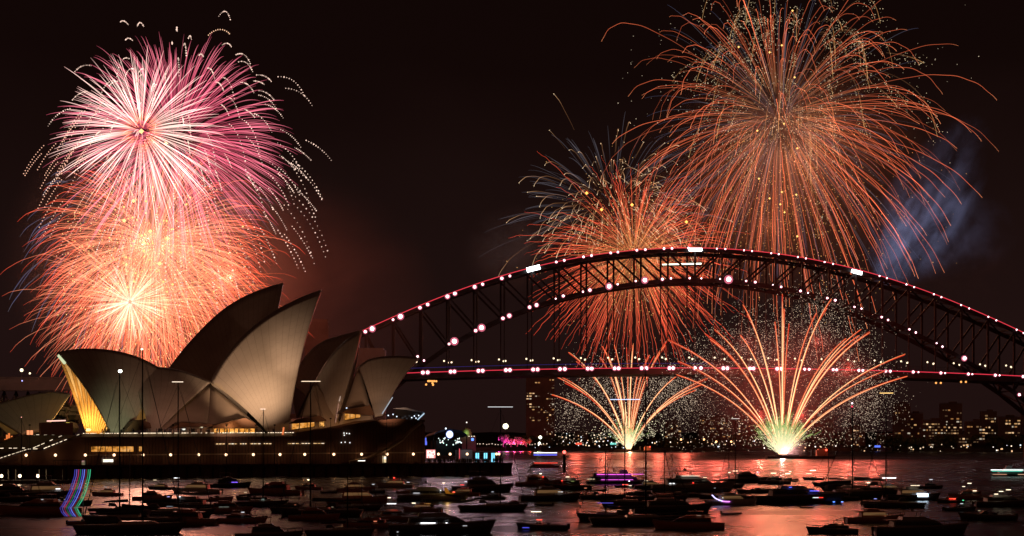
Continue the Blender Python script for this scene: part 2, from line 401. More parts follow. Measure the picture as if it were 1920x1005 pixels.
win(547, 590, 793, 806, off=-26, c=AMB, s=.9, frames=2, name='foyer_window', sk=6); win(600, 608.5, 788, 800, off=-26, c=(1, .45, .1), s=1.2, name='foyer_window')
win(646, 676, 774, 788, off=-23, c=AMB, s=.8, frames=2, name='foyer_window', sk=5)
win(375, 381, 795.5, 802.5, off=-27, c=(.9, .7, .3), s=1.0, name='foyer_window'); win(341, 348, 803, 807, off=-27, c=(.9, .85, .6), s=1.2, name='foyer_window')
for px in (536.5, 529.5): pass
# dark canopy roofs above the foyers
def canopy(pts, off=-27.6, dep=6):
    m = MB(); m.prism(pts, lambda x, y: pa(x, y, off), lambda x, y: pa(x, y, off)+E2*dep); return hp(m.build('foyer_roof', BRONZE))
BRONZE = mat('bronze cladding', (.10, .05, .025), .5, .3)
canopy([(398, 802.5), (400, 797.5), (460, 783.5), (478, 793), (484, 802.5)]); canopy([(541, 795), (556, 786), (600, 779), (612, 787), (612, 790)], -26.6)
canopy([(642, 775), (650, 768), (694, 760), (702, 776), (698, 779)], -23.8); canopy([(318, 806), (338, 792), (398, 795), (398, 800), (340, 801)])
canopy([(232, 812), (250, 789), (268, 787), (282, 793), (284, 803)], -25)
# strip of parapet lights
for k in range(88):
    px = 156+k*4.5
    if rs.random() < .22 or 386 < px < 392: continue
    a = pa(px, 812.6-(px-156)*.004, -37); o = hp(MB().beam(a, a+E1*(.25+rs.random()*.55), .14, .16).build('parapet_light', emit((1, .8, .55), .9+rs.random()*1.6)))
# north glass pavilion with pale tilted canopy
hp(MB().prism([(735, 787), (742, 768), (757, 765), (794, 773.5), (783, 788)], lambda x, y: pa(x, y, -30), lambda x, y: pa(x, y, -10)).build('glass_pavilion', GLASS))
hp(MB().prism([(736, 766), (760, 764), (796, 773), (795, 775), (760, 768)], lambda x, y: pa(x, y, -33), lambda x, y: pa(x, y, -8)).build('pavilion_roof', mat('pale roof', (.30, .32, .38), .5)))
hp(MB().beam(pa(795.5, 775, -33.2), pa(783, 787, -33.2), .3, .35).build('edge_glow', emit((.6, .8, 1), .8)))
for q in ((737, 777), (728, 779), (744, 781), (777, 780), (780, 784), (772, 783), (785, 779), (650, 765)): hp(MB().ball(pa(q[0], q[1], -34), .22, 6, 4).build('interior_lamp', emit((.75, .85, 1), 1.6)))
for q in ((645, 812), (650, 812.5), (645.5, 816), (655, 813), (647, 829), (656, 830), (640, 829.7)): hp(MB().ball(pa(q[0], q[1], -36.6), .2, 6, 4).build('wall_lamp', emit((.9, .9, .85), 1.5)))
hp(MB().beam(pa(530, 815, -36.6), pa(532, 801, -36.6), .4, .4).build('edge_glow', emit((1, .25, .08), .9)))
hp(MB().beam(pa(629, 792, -20.5), pa(635, 757, -15), .2, .2).build('edge_glow', emit((1, .5, .35), .35)))
hp(MB().beam(pa(636, 752, -15), pa(644, 722, -11), .2, .2).build('edge_glow', emit((1, .7, .55), .5)))  # glowing bar paints the highlight on the side shell's edge
hp(MB().beam(pa(716.5, 776, -16.5), pa(736, 745, -14), .22, .22).build('edge_glow', emit((.85, .9, 1), .5)))
hp(MB().beam(pa(110, 666, -.5), pa(122, 681, -3), .8, .8).build('edge_glow', emit((.9, 1, .6), .75)))

# broad stairs at the south end
st = MB(); st.prism([(-60, 900), (-60, 872), (0, 861), (55, 846), (80, 845), (110, 833), (152, 817), (152, 900)], fp(-36.5), fp(-8)); hp(st.build('grand_stair', PODM))
st = MB(); st.prism([(-60, 880), (-60, 846), (0, 842), (60, 822), (72, 816), (150, 815), (150, 880)], fp(-7), fp(30)); hp(st.build('grand_stair', PODM))
def lightrun(pts, off, c=(1, .8, .55), s=1.5, gap=.2, step=2.6):
    P = [pa(x, y, off) for x, y in pts]
    for a, q in zip(P[:-1], P[1:]):
        L = (q-a).length; n = int(L/step*2.2)
        for k in range(n):
            if rs.random() < gap: continue
            u = a.lerp(q, k/n); v = a.lerp(q, (k+.55+.3*rs.random())/n)
            hp(MB().beam(u, v, .13, .15).build('handrail_light', emit(c, round(s*(.5+rs.random()*.9), 1))))
lightrun([(0, 859), (52, 842), (82, 841), (112, 829), (152, 813)], -37)
lightrun([(0, 840.5), (50, 840)], -30); lightrun([(62, 840), (85, 830), (118, 816)], -20); lightrun([(28, 829), (68, 815), (104, 815)], -5)
hp(MB().beam(pa(88, 789.5, -5), pa(123, 788.5, -5), .5, .35).build('bar_sign', emit((1, .55, .45), 1.5)))
hp(MB().box(tuple(pa(105, 804, -4)), (10, 3, 3.8), TH).build('kiosk', mat('dark red wall', (.12, .02, .02), .7)))
hp(MB().box(tuple(pa(56, 811, 0)), (1.8, .6, 1.4), TH).build('kiosk_screen', emit((1, .35, .15), 1.2)))
hp(MB().box(tuple(pa(127, 795, 0)), (1.0, .5, 1.0), TH).build('kiosk_screen', emit((.9, .65, .12), .9)))
for q in ((13, 820), (17, 817), (22, 822), (10, 828), (7, 833), (15, 831), (26, 826)): hp(MB().box(tuple(pa(q[0], q[1], 2)), (.5, .3, 1.6), TH).build('bar_lamp', emit((1, .25, .06), .9)))

# quay / broadwalk and seawall
q = MB(); ZQ = 3.6
def qpt(px, off): p = pa(px, YH, off); return p
e = pa(960, YH, -49); s_end = loc(e)[0]; s_st = -190
q.add([wld(s_st, -49, -2), wld(s_end, -49, -2), wld(s_end-2, 60, -2), wld(s_st, 60, -2), wld(s_st, -49, ZQ), wld(s_end, -49, ZQ), wld(s_end-2, 60, ZQ), wld(s_st, 60, ZQ)],
      [(0, 1, 5, 4), (1, 2, 6, 5), (2, 3, 7, 6), (3, 0, 4, 7), (4, 5, 6, 7)])
tag(q.build('quay', mat('quay stone', (.15, .09, .07), .85, 0, .3, .4, .25)), kind='structure')
c_ = MB(); c_.beam(wld(s_st, -49.15, ZQ+.1), wld(s_end, -49.15, ZQ+.1), .7, .5); tag(c_.build('kerb', mat('kerb stone', (.12, .08, .065), .8)), kind='structure')
pm = MB()
for s_ in np.arange(-120, s_end, 4.0): pm.tube([wld(s_, -49.5, -2), wld(s_, -49.5, ZQ-.3)], .28, 6)
tag(pm.build('seawall_piles', mat('wet timber', (.03, .022, .018), .8)), kind='structure')

# ---- floodlights on the shells (fittings + spots)
def flood(pos, tgt, power, color, size, label):
    p = Vector(pos); e_ = empty('floodlight', (p.x, p.y, ZQ)); tag(e_, label, 'floodlight', 'floodlights on thin poles along the promenade')
    h = p.z-ZQ; MB().tube([(0, 0, 0), (0, 0, h-.3)], [.11, .07], 6).build('pole', BLACK, e_); MB().box((0, -.1, h), (.6, .35, .45)).build('lamp_housing', BLACK, e_)
    lamp('flood_beam', 'SPOT', (0, .3, h), power, color, e_, .4, Vector(tgt)-Vector((p.x, p.y, ZQ)), size, 1)
flood(pa(480, 797, -44), pa(470, 698, -10), 68000, (1, .59, .34), 62, 'thin pole flood lamp washing the lower half of the tallest shell')
flood(pa(515, 797, -44), pa(552, 605, -5), 44000, (1, .60, .37), 25, 'thin pole flood lamp reaching for the tip of the tallest shell')
flood(pa(232, 803, -36), pa(226, 778, -14), 4600, (.80, .82, .46), 56, 'thin pole flood lamp throwing greenish light on the south shell')
flood(pa(325, 797, -46), pa(325, 725, -12), 7500, (1, .46, .30), 70, 'thin pole flood lamp throwing pinkish light on the middle shells')
flood(pa(425, 797, -46), pa(432, 775, -12), 2200, (1, .48, .32), 90, 'thin pole flood lamp between the middle shells and the tallest one')
flood(pa(725, 778, -46), pa(732, 738, -8), 9500, (1, .55, .32), 62, 'thin pole flood lamp below the low north shell')
flood(pa(620, 785, -46), pa(640, 715, -8), 5200, (1, .50, .28), 70, 'thin pole flood lamp below the second north shell')
flood(pa(56, 797, -44), pa(60, 775, 8), 3500, (.75, .75, .42), 60, 'thin pole flood lamp near the stairs for the restaurant shell')
mp_ = mirL[0][1]; bp_ = pa(168, 806, 8)
b1 = lamp('mouth_light', 'POINT', pa(172, 803, 9), 7000, (1, .55, .14), None, .8); hp(b1)
hp(MB().ball(pa(165, 806, 10), .7, 10, 6, sq=(1.4, 1, .7)).build('mouth_lamp', emit((1, .72, .25), 2.2)))
b1 = lamp('mouth_light', 'SPOT', pa(160, 806, 6), 11000, (1, .55, .17), None, .6, pa(125, 700, 6), 70, 1); hp(b1)
b2 = lamp('side_light', 'POINT', pa(648, 772, -30), 500, (1, .5, .2), None, .4); hp(b2)
b2 = lamp('side_light', 'POINT', pa(440, 800, -31), 900, (1, .5, .2), None, .4); hp(b2)

# ---- elevated roadway beyond the stairs
p0, p1 = at(-60, 722, 1000), at(140, 722, 1030); e_ = empty('elevated_roadway', (p0.x, p0.y, 0)); tag(e_, 'dark elevated roadway on braced legs passing behind the restaurant shell', 'viaduct')
v = p1-p0; MB().beam((0, 0, p0.z), (v.x, v.y, p1.z), 12, 6).build('deck', STEEL2, e_); MB().beam((0, -6.2, p0.z+3.6), (v.x, v.y-6.2, p1.z+3.6), .3, 1).build('parapet', STEEL, e_)
for k in range(10):
    f_ = k/9; x, y = v.x*f_, v.y*f_; MB().beam((x, y, 0), (x, y, p0.z-3), 1.1, 1.1).build('leg', STEEL2, e_)
    if k < 9: m = MB(); x2, y2 = v.x*(k+1)/9, v.y*(k+1)/9; m.beam((x, y, p0.z-3), ((x+x2)/2, (y+y2)/2, p0.z-10), .6, .6); m.beam(((x+x2)/2, (y+y2)/2, p0.z-10), (x2, y2, p0.z-3), .6, .6); m.build('brace', STEEL2, e_)
for px, py, r_ in ((40.5, 694, .9), (56, 700, .5), (41.5, 714, .35)):
    q = at(px, py, 998)-Vector((p0.x, p0.y, 0)); MB().tube([(q.x, q.y, p0.z), q], .12, 5).build('lamp_post', BLACK, e_); MB().ball(q, r_, 8, 6).build('lamp', emit((1, .8, .5) if r_ > .4 else (.4, .4, 1), 2.5), e_)
# ---- promenade globe lamps
pole_me = MB().tube([(0, 0, 0), (0, 0, .25), (0, 0, 2.9)], [.16, .08, .05], 6).mesh('pole', BLACK)
globe_me = MB().ball((0, 0, 3.15), .42, 10, 6).mesh('globe', emit((1, .62, .34), 3.0), True)
ORD = ['first', 'second', 'third', 'fourth', 'fifth', 'sixth', 'seventh', 'eighth', 'ninth', 'tenth', 'eleventh', 'twelfth', 'thirteenth', 'fourteenth', 'fifteenth', 'sixteenth', 'seventeenth', 'eighteenth', 'nineteenth', 'twentieth']
LP = [49, 104, 160, 214, 268, 320, 372.5, 424, 475, 525, 571.5, 626, 678, 726, 775, 822, 844, 876, 931, 936]
for i, px in enumerate(LP):
    p = pa(px, 840, -38.6 if px < 800 else -44+(i % 2)*2); e_ = empty('globe_lamp', (p.x, p.y, ZQ))
    e_.scale = (1, 1, 1)
    nm = 'glowing globe lamp against the podium wall, %s along the promenade from the stairs' % ORD[i] if px < 800 else \
        'glowing globe lamp among the crowd on the quay, %s beyond the podium corner' % ORD[i-15]
    tag(e_, nm, 'street lamp', 'globe lamps along the promenade'); mobj('pole', pole_me, e_); mobj('globe', globe_me, e_)
    lamp('bulb', 'POINT', (0, 0, 3.15), 450 if px < 800 else 160, (1, .42, .16), e_, .42)

# ------------------------------------------------------------------ arch bridge
BA = R(5); U1 = Vector((math.cos(BA), math.sin(BA), 0)); U2 = Vector((-math.sin(BA), math.cos(BA), 0)); B0 = Vector(((1303-960)/F*1285, 1285, 0))
def pb(px, py, off=0):
    k = (px-960)/F; Y = (off+B0.dot(U2))/(k*U2.x+U2.y); return at(px, py, Y)
def bs(px): p = pb(px, 700); return (p-B0).dot(U1)
up = [(685, 622), (737, 599), (787, 577), (839, 556), (891, 538), (941, 522), (1000, 505), (1043, 495), (1094, 485.5), (1145, 479), (1194, 473), (1245, 469.6), (1300, 468.4), (1344, 470), (1395, 474), (1446, 479.3), (1496, 486), (1546, 495), (1605, 509), (1649, 521), (1699.5, 537), (1751, 556), (1802, 576), (1853, 598), (1906, 622)]
lo = [(745, 726), (795, 676), (848, 648), (892, 623), (943, 597), (993, 576), (1049, 560), (1093, 549), (1142, 540), (1192, 532), (1242, 527.5), (1293, 525.5), (1350, 526.5), (1399, 530), (1449, 538), (1501, 549), (1551, 562), (1602, 578), (1653, 597.5), (1705, 620), (1756, 646), (1807, 676), (1860, 706), (1911, 743)]
def fit(d, deg):
    s = np.array([bs(p[0]) for p in d]); z = np.array([pb(*p).z for p in d]); return np.polyfit(s, z, deg)
cu_, cl_ = fit(up, 6), fit(lo, 6)
def zu(s): return float(np.polyval(cu_, s))
def zl(s): return float(np.polyval(cl_, max(-236, min(236, s))))-(0 if abs(s) < 236 else (abs(s)-236)*1.1)
dk = [(793, 699), (845, 698), (900, 696), (948, 695.3), (1003, 693.7), (1055, 692.7), (1105, 691.7), (1156, 690.7), (1208, 690), (1310, 690), (1406, 691), (1460, 692), (1510, 693), (1565, 694.4), (1613, 696), (1665, 697.4), (1717, 699.5), (1768, 700.5), (1819, 702), (1870, 704), (1918, 705)]
cdk = fit(dk, 2)
def zd(s): return float(np.polyval(cdk, s))
def bw(s, off, z): v = B0+U1*s+U2*off; return Vector((v.x, v.y, z))
bridge = empty('arch_bridge', B0)
tag(bridge, 'dark steel arch bridge outlined with a red light line and pink lamps', 'bridge')
def bpz(o): o.parent = bridge; o.matrix_parent_inverse = Matrix.Translation(-B0); return o
PS = 18.29; NODES = [i*PS for i in range(-14, 15)]
WT = 30
for off in (0, WT):
    mu = MB(); ml = MB()
    for a, c in zip(NODES[:-1], NODES[1:]):
        mu.beam(bw(a, off, zu(a)), bw(c, off, zu(c)), 1.6, 2.6); ml.beam(bw(a, off, zl(a)), bw(c, off, zl(c)), 1.6, 2.8)
    bpz(mu.build('upper_chord', STEEL)); bpz(ml.build('lower_chord', STEEL))
    for i, s in enumerate(NODES):
        bpz(MB().beam(bw(s, off, zl(s)), bw(s, off, zu(s)), 1.3, 1.5).build('post', STEEL))
        if zl(s) > zd(s)+4: bpz(MB().beam(bw(s, off, zd(s)-1), bw(s, off, zl(s)), .7, .8).build('hanger', STEEL))
        if i < 28:
            c = NODES[i+1]; a_, b_ = (s, c) if i < 14 else (c, s)
            bpz(MB().beam(bw(a_, off, zu(a_)-1.2), bw(b_, off, zl(b_)+1.2), 1.0, 1.2).build('diagonal', STEEL))
    lt = MB(); ss = np.linspace(NODES[0], NODES[-1], 90)
    if off == 0:
        lt.tube([bw(s, -1.1, zu(s)+1.5) for s in ss], .27, 5); bpz(lt.build('red_light_line', emit((1, .06, .09), .85)))
for i, (a, c) in enumerate(zip(NODES[:-1], NODES[1:])):
    for z_, nm in ((zu, 'top_lateral'), (zl, 'bottom_lateral')):
        m = MB(); m.beam(bw(a, .9, z_(a)-.4), bw(c, WT-.9, z_(c)-.4), .7, .7); m.beam(bw(a, WT-.9, z_(a)+.5), bw(c, .9, z_(c)+.5), .7, .7); m.beam(bw(a, .9, z_(a)+1.0), bw(a, WT-.9, z_(a)+1.0), .9, .9)
        bpz(m.build(nm, STEEL))
# deck
dm = MB(); sd = np.linspace(-330, 330, 40)
for a, c in zip(sd[:-1], sd[1:]):
    za, zc = zd(a), zd(c)
    dm.add([bw(a, -9, za-4.2), bw(c, -9, zc-4.2), bw(c, WT+9, zc-4.2), bw(a, WT+9, za-4.2), bw(a, -9, za+.3), bw(c, -9, zc+.3), bw(c, WT+9, zc+.3), bw(a, WT+9, za+.3)],
           [(0, 3, 2, 1), (4, 5, 6, 7), (0, 1, 5, 4), (2, 3, 7, 6)])
deck = bpz(dm.build('deck', STEEL2))
fm = MB()
for s in np.arange(-328, 330, 3.05): fm.beam(bw(s, -9.1, zd(s)+.3), bw(s, -9.1, zd(s)+3.4), .14, .14)
for h_ in (1.6, 3.4):
    for a, c in zip(sd[:-1], sd[1:]): fm.beam(bw(a, -9.1, zd(a)+h_), bw(c, -9.1, zd(c)+h_), .16, .16)
bpz(fm.build('deck_railing', STEEL))
bpz(MB().tube([bw(s, -9.5, zd(s)) for s in np.linspace(-330, 330, 60)], .27, 5).build('red_light_line', emit((1, .05, .09), .85)))
bpz(MB().tube([bw(s, -9.4, zd(s)+3.0) for s in np.linspace(-200, 10, 30)], .10, 4).build('blue_light_line', emit((.12, .08, .6), .3)))
# white bulb; the lamp's pink halo is painted as a glowing disc round it
bulb_me = MB().ball((0, 0, 0), 1, 12, 8).mesh('bulb', emit((1, .86, .88), 6.0), True)
refl_me = MB().ball((0, 0, 0), 1, 14, 6, sq=(1, .35, 1)).mesh('pink_halo', emit((.95, .20, .30), .7), True)
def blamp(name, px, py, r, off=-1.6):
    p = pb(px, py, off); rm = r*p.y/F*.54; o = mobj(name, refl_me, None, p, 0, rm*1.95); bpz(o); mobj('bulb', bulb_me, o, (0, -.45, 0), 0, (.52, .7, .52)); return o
UL = [(685, 622, 4), (698, 616.5, 6.5), (737, 599.5, 3), (751, 593.5, 6.5), (787.5, 577, 4), (802, 571, 4), (839, 556, 5), (853, 550.5, 4.5), (890, 538, 4.5), (905, 533, 3.5), (941, 522, 4), (956, 517.5, 3)]
for x in (1043, 1058, 1094, 1109, 1145, 1158.5, 1194, 1210, 1245, 1260, 1291): UL.append((x, None, 3.0))
for x in (1344, 1360, 1395, 1410, 1446, 1460, 1496, 1511, 1546, 1562, 1649, 1663, 1699.5, 1714, 1751, 1765, 1802, 1817, 1853, 1868, 1906, 1919): UL.append((x, None, 2.1))
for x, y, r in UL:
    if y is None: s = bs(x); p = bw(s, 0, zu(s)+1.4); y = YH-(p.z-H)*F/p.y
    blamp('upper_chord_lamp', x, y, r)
LL = [(842, 645, 3), (852, 640, 7.5), (892, 620, 4), (903, 614.5, 7.2), (943, 597, 4), (955, 592, 5), (993, 576, 4), (1006, 572, 4.5), (1042, 560, 2), (1056, 555, 3.5), (1093, 547, 2.5), (1106, 544, 4), (1142, 537, 6.5), (1158, 533, 2.5), (1192, 527, 2.5), (1209, 525.5, 6.5), (1242, 523.6, 3.5), (1258, 522, 2.5), (1293, 521.6, 2.5), (1315, 522, 2), (1350, 523, 2), (1366, 524, 8), (1399, 527, 2.5), (1416, 529, 3), (1449, 534, 1.5), (1464.5, 538, 2.7), (1501, 545.6, 3), (1515, 549, 2), (1551, 559, 2.7), (1566, 563, 3), (1602, 575.5, 2.3), (1615, 578.7, 2.3), (1653, 594.6, 2.7), (1665, 600, 2.5), (1705, 617.5, 2.5), (1717, 623.5, 2.5), (1756, 643.5, 2), (1767, 650, 2.5), (1808, 672, 5.5), (1911, 740, 3.5), (795, 676, 2.5), (783, 668.5, 3)]
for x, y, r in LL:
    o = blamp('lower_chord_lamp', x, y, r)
for x, y, r in UL[:12:1]+[(q[0], q[1], q[2]) for q in LL if q[2] >= 5]:
    if y and r >= 4 and x < 1220: q = pb(x, y, -4); bpz(lamp('lamp_glow', 'SPOT', q, 550*r*r, (1, .60, .70), None, .8, Vector((0, 300, 0)), 110, .6))
for x in (793, 848, 897, 950, 1000, 1055): s = bs(x); q = bw(s, -12, zd(s)); bpz(lamp('lamp_glow', 'SPOT', q, 5000, (1, .5, .6), None, .8, Vector((0, 300, 0)), 110, .6))
DL = [793, 802, 845, 852, 897, 905, 948.5, 956, 999.6, 1008, 1050, 1059, 1102, 1109.5, 1152.5, 1160, 1203, 1212, 1255, 1262, 1303, 1314, 1356, 1363.5, 1406, 1412.6, 1457, 1465, 1508.7, 1517, 1562, 1568.6, 1610, 1617.6, 1660.6, 1669, 1712, 1722, 1764, 1772, 1815.5, 1823, 1866, 1874, 1918]
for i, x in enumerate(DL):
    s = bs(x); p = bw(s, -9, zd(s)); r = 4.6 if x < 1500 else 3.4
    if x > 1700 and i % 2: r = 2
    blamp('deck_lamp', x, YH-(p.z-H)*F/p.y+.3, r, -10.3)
sl_me = MB().tube([(0, 0, 0), (0, 0, 6.6)], .14, 5).mesh('street_lamp', BLACK); sb_me = MB().ball((0, 0, 7.0), .62, 8, 5).mesh('bulb', emit((1, .78, .5), 1.9), True)
for i, s in enumerate(NODES):
    for ds, off, big in ((-1.2, 4, 1), (2.4, 12, .8), (5.0, 26, 1.05)):
        if s > 0: ds *= 1.8
        p = bw(s+ds-2, off, zd(s)+.5-(off == 12)*.8); o = mobj('street_lamp', sl_me, None, p); bpz(o); mobj('bulb', sb_me, o, None, 0, (big, big, 1))
# white light banks and aircraft light streak
for (x0, y0, x1, y1, wd) in ((988, 506.5, 1012, 500.5, 3.0), (1292, 468, 1316, 468, 1.9), (1597, 507.6, 1616, 512.6, 2.2)):
    bpz(MB().beam(pb(x0, y0, -2.4), pb(x1, y1, -2.4), 1.6, wd).build('white_light_bank', emit((.9, .95, 1), 7)))
bpz(MB().beam(pb(1242, 496.5, 8), pb(1315, 494.5, 8), .8, 1.1).build('aircraft_streak', emit((1, .95, .7), 3)))  # light trail of a passing aircraft, built as a glowing bar inside the arch
bpz(MB().beam(pb(1240, 498.5, 8), pb(1318, 497, 8), 1.6, .8).build('streak_support', STEEL))  # invented dark bar, added only to carry the aircraft streak
o = bpz(MB().tube([pb(1293.5, 468, 2), pb(1293.5, 460, 2)], .3, 5).build('beacon_mast', STEEL)); bpz(MB().ball(pb(1293.5, 459.6, 2), .9, 8, 5).build('red_beacon', emit((1, .05, .04), 3)))
for x, y in ((803, 714.5), (806, 714.5), (810, 714.6), (814, 714.6), (818, 714.8), (799, 721), (811, 718.5), (812, 721.5), (1755, 718), (1764, 718), (1802, 716), (1811, 716)):
    bpz(MB().ball(pb(x, y, -9), .7, 8, 5).build('navigation_lamp', emit((1, .4, .1), 1.6)))
# pylons at the south end (granite)
def pylon(px, off, w_, ztop):
    s = bs(px); m = MB(); c = bw(s, off, 0)
    m.box((c.x, c.y, zd(s)/2-3), (w_*1.1, 15, zd(s)-4), BA, 0, .95); m.box((c.x, c.y, (zd(s)-5+ztop)/2), (w_, 13.5, ztop-zd(s)+5), BA, 0, .9)
    m.box((c.x, c.y, ztop+.8), (w_*.94, 12.6, 1.6), BA, 0, .9); bpz(m.build('pylon', GRANITE))
pylon(594, -12, 16, 89); pylon(594, WT+12, 16, 89)
pylon(2014, -12, 16, 89); pylon(2014, WT+12, 16, 89)
MIDL = None
# approach trusses
for sgn in (-1, 1):
    m = MB()
    for a in np.arange(262, 330, 10): m.beam(bw(sgn*a, 0, zd(a)-4), bw(sgn*(a+5), 0, zd(a)-12), .8, .8); m.beam(bw(sgn*(a+5), 0, zd(a)-12), bw(sgn*(a+10), 0, zd(a)-4), .8, .8)
    m.beam(bw(sgn*262, 0, zd(0)-19), bw(sgn*330, 0, zd(0)-19), 1, 1.2); bpz(m.build('approach_truss', STEEL))
bpz(MB().box(tuple(bw(262, 15, 14)), (40, 60, 30), BA, 0, .95).build('abutment', GRANITE)); bpz(MB().box(tuple(bw(-262, 15, 14)), (40, 60, 30), BA, 0, .95).build('abutment', GRANITE))

# ------------------------------------------------------------------ fireworks
def lin(c): return tuple(((x/255)/12.92 if x/255 <= .04045 else ((x/255+.055)/1.055)**2.4) for x in c)
MATG = GLOWT
def tubes_mesh(name, *args, n=3):
    matr = SPARK
    if not isinstance(args[0], list): matr = args[0]; args = args[1:]
    paths, parent = args
    """paths: list of (pts (k,3), radii (k,), cols (k,3))"""
    V = []; Fc = []; C = []; o = 0
    ang = np.arange(n)*2*np.pi/n
    for P, rd, cc in paths:
        k = len(P); d = np.gradient(P, axis=0); d /= np.linalg.norm(d, axis=1)[:, None]+1e-9
        ref = np.array([0, 0, 1.0]) if abs(d[0, 2]) < .9 else np.array([1.0, 0, 0])
        u = np.cross(d, ref); u /= np.linalg.norm(u, axis=1)[:, None]+1e-9; v = np.cross(d, u)
        ring = P[:, None, :]+(u[:, None, :]*np.cos(ang)[None, :, None]+v[:, None, :]*np.sin(ang)[None, :, None])*rd[:, None, None]
        V.append(ring.reshape(-1, 3)); C.append(np.repeat(cc, n, axis=0))
        i = np.arange(k-1)[:, None]*n; j = np.arange(n)[None, :]; j2 = (j+1) % n
        q = np.stack([i+j, i+j2, i+n+j2, i+n+j], -1).reshape(-1, 4)+o; Fc.append(q); o += k*n
    V = np.concatenate(V); Fc = np.concatenate(Fc); C = np.concatenate(C)
    return np_mesh(name, V, Fc, C, parent, matr)
def np_mesh(name, V, Fc, C, parent, matr=SPARK):
    me = bpy.data.meshes.new(name); nv, nf, k = len(V), len(Fc), Fc.shape[1]
    me.vertices.add(nv); me.vertices.foreach_set('co', V.astype(np.float32).ravel())
    me.loops.add(nf*k); me.loops.foreach_set('vertex_index', Fc.astype(np.int32).ravel())
    me.polygons.add(nf); me.polygons.foreach_set('loop_start', np.arange(0, nf*k, k, dtype=np.int32)); me.polygons.foreach_set('loop_total', np.full(nf, k, dtype=np.int32))
    me.update(calc_edges=True); me.materials.append(matr)
    a = me.color_attributes.new('glow', 'FLOAT_COLOR', 'POINT'); a.data.foreach_set('color', np.c_[C, np.ones(nv)].astype(np.float32).ravel())
    ob = bpy.data.objects.new(name, me); col.objects.link(ob)
    if parent: ob.parent = parent
    return ob
OCT = np.array([[1, 0, 0], [-1, 0, 0], [0, 1, 0], [0, -1, 0], [0, 0, 1], [0, 0, -1.0]])
OF = np.array([[0, 2, 4], [2, 1, 4], [1, 3, 4], [3, 0, 4], [2, 0, 5], [1, 2, 5], [3, 1, 5], [0, 3, 5]])
def sparks_mesh(name, P, r, C, parent, matr=SPARK):
    P = np.asarray(P); n = len(P); r = np.broadcast_to(np.asarray(r, float), (n,)); C = np.broadcast_to(np.asarray(C, float), (n, 3))
    V = (P[:, None, :]+OCT[None]*r[:, None, None]).reshape(-1, 3); Fc = (OF[None]+np.arange(n)[:, None, None]*6).reshape(-1, 3)
    return np_mesh(name, V, Fc, np.repeat(C, 6, axis=0), parent, matr)
rng = np.random.default_rng(11)
def dirs(n, up=0):
    d = rng.normal(size=(n, 3)); d /= np.linalg.norm(d, axis=1)[:, None]; return d
def colramp(ts, stops):
    st = [(p, c) for p, c in stops]; return np.stack([np.interp(ts, [p for p, _ in st], [c[i] for _, c in st]) for i in range(3)], 1)
def burst_trails(n, Rm, stops, width, t0=0.05, t1=1.0, droop=.25, k=1.8, jit=.12, wig=0, seg=14, dfilter=None, wj=.3, drift=(0, 0, 0), bri=(.6, 1.2), tend=(.75, 1.0), flat=1.0):
    out = []; D = dirs(n*3)
    if dfilter is not None: D = D[dfilter(D)]
    D = D[:n]
    for d in D:
        L = Rm*(1+jit*rng.normal()); te = t1*rng.uniform(*tend); ts = np.linspace(t0, te, seg)
        r = (1-np.exp(-k*ts))/(1-np.exp(-k)); P = d[None, :]*(L*r)[:, None]*np.array([1, flat, 1]); P[:, 2] -= droop*Rm*ts**2.2
        P += np.array(drift)*ts[:, None]**1.5*Rm
        if wig:
            ph = rng.uniform(0, 6.28); f = rng.uniform(28, 40); a = wig*np.clip(ts*1.4, 0, 1)
            P[:, 0] += a*np.sin(f*ts+ph); P[:, 2] += a*np.cos(f*ts+ph)
        c = colramp((ts-t0)/(te-t0+1e-9), stops)*rng.uniform(*bri)
        wd = width*(1+wj*rng.normal())*np.clip(1.05-.75*((ts-t0)/(te-t0))**3, .25, 1); out.append((P, np.abs(wd)+.03, c))
    return out
def firework(name, px, py, Y, label, group=None):
    c = at(px, py, Y); e_ = empty(name, c); tag(e_, label, 'firework', group or 'fireworks bursting over the harbour'); return e_
def stuff(o): o['kind'] = 'stuff'; return o
def mpp(Y): return Y/F
CREAM, PINKW, PINK, MAG = lin((255, 240, 215)), lin((255, 190, 180)), lin((225, 85, 115)), lin((170, 40, 75))
ORA, RED, SAL, YEL = lin((245, 125, 70)), lin((225, 70, 45)), lin((255, 150, 110)), lin((255, 215, 130))
ORH2 = lin((255, 228, 165)); GREY, BLUE, GOLDC, BRN = lin((105, 102, 112)), lin((95, 100, 135)), lin((235, 185, 120)), lin((125, 85, 55))
def sc3(c, k): return tuple(x*k for x in c)
# ---- group over the western side
Y1 = 950; u = mpp(Y1)
f = firework('firework_burst', 265, 246, Y1, 'white chrysanthemum firework burst with straight cream rays, high above the south shell')
stuff(tubes_mesh('light_trails', MATG, burst_trails(300, 172*u, [(0, sc3(ORA, .5)), (.12, sc3(PINKW, .3)), (.4, sc3(lin((255, 215, 200)), .75)), (.85, sc3(lin((255, 205, 195)), .95)), (1, sc3(PINKW, .5))], .17, t0=.10, droop=.10, k=.9, jit=.07, bri=(.65, 1.3)), f))
sparks_mesh('core_spark', [[0, 0, 0]], 1.3, sc3(YEL, 2), f)
f = firework('firework_burst', 325, 262, Y1+40, 'wide magenta peony firework burst spreading behind the white one')
u2 = mpp(Y1+40)
tr = burst_trails(600, 232*u2, [(0, sc3(PINK, .2)), (.35, sc3(PINK, .45)), (.7, sc3(lin((240, 120, 140)), .85)), (1, sc3(PINK, .35))], .17, t0=.15, droop=.17, k=1.3, jit=.07)
stuff(tubes_mesh('light_trails', MATG, tr, f))
pts = []
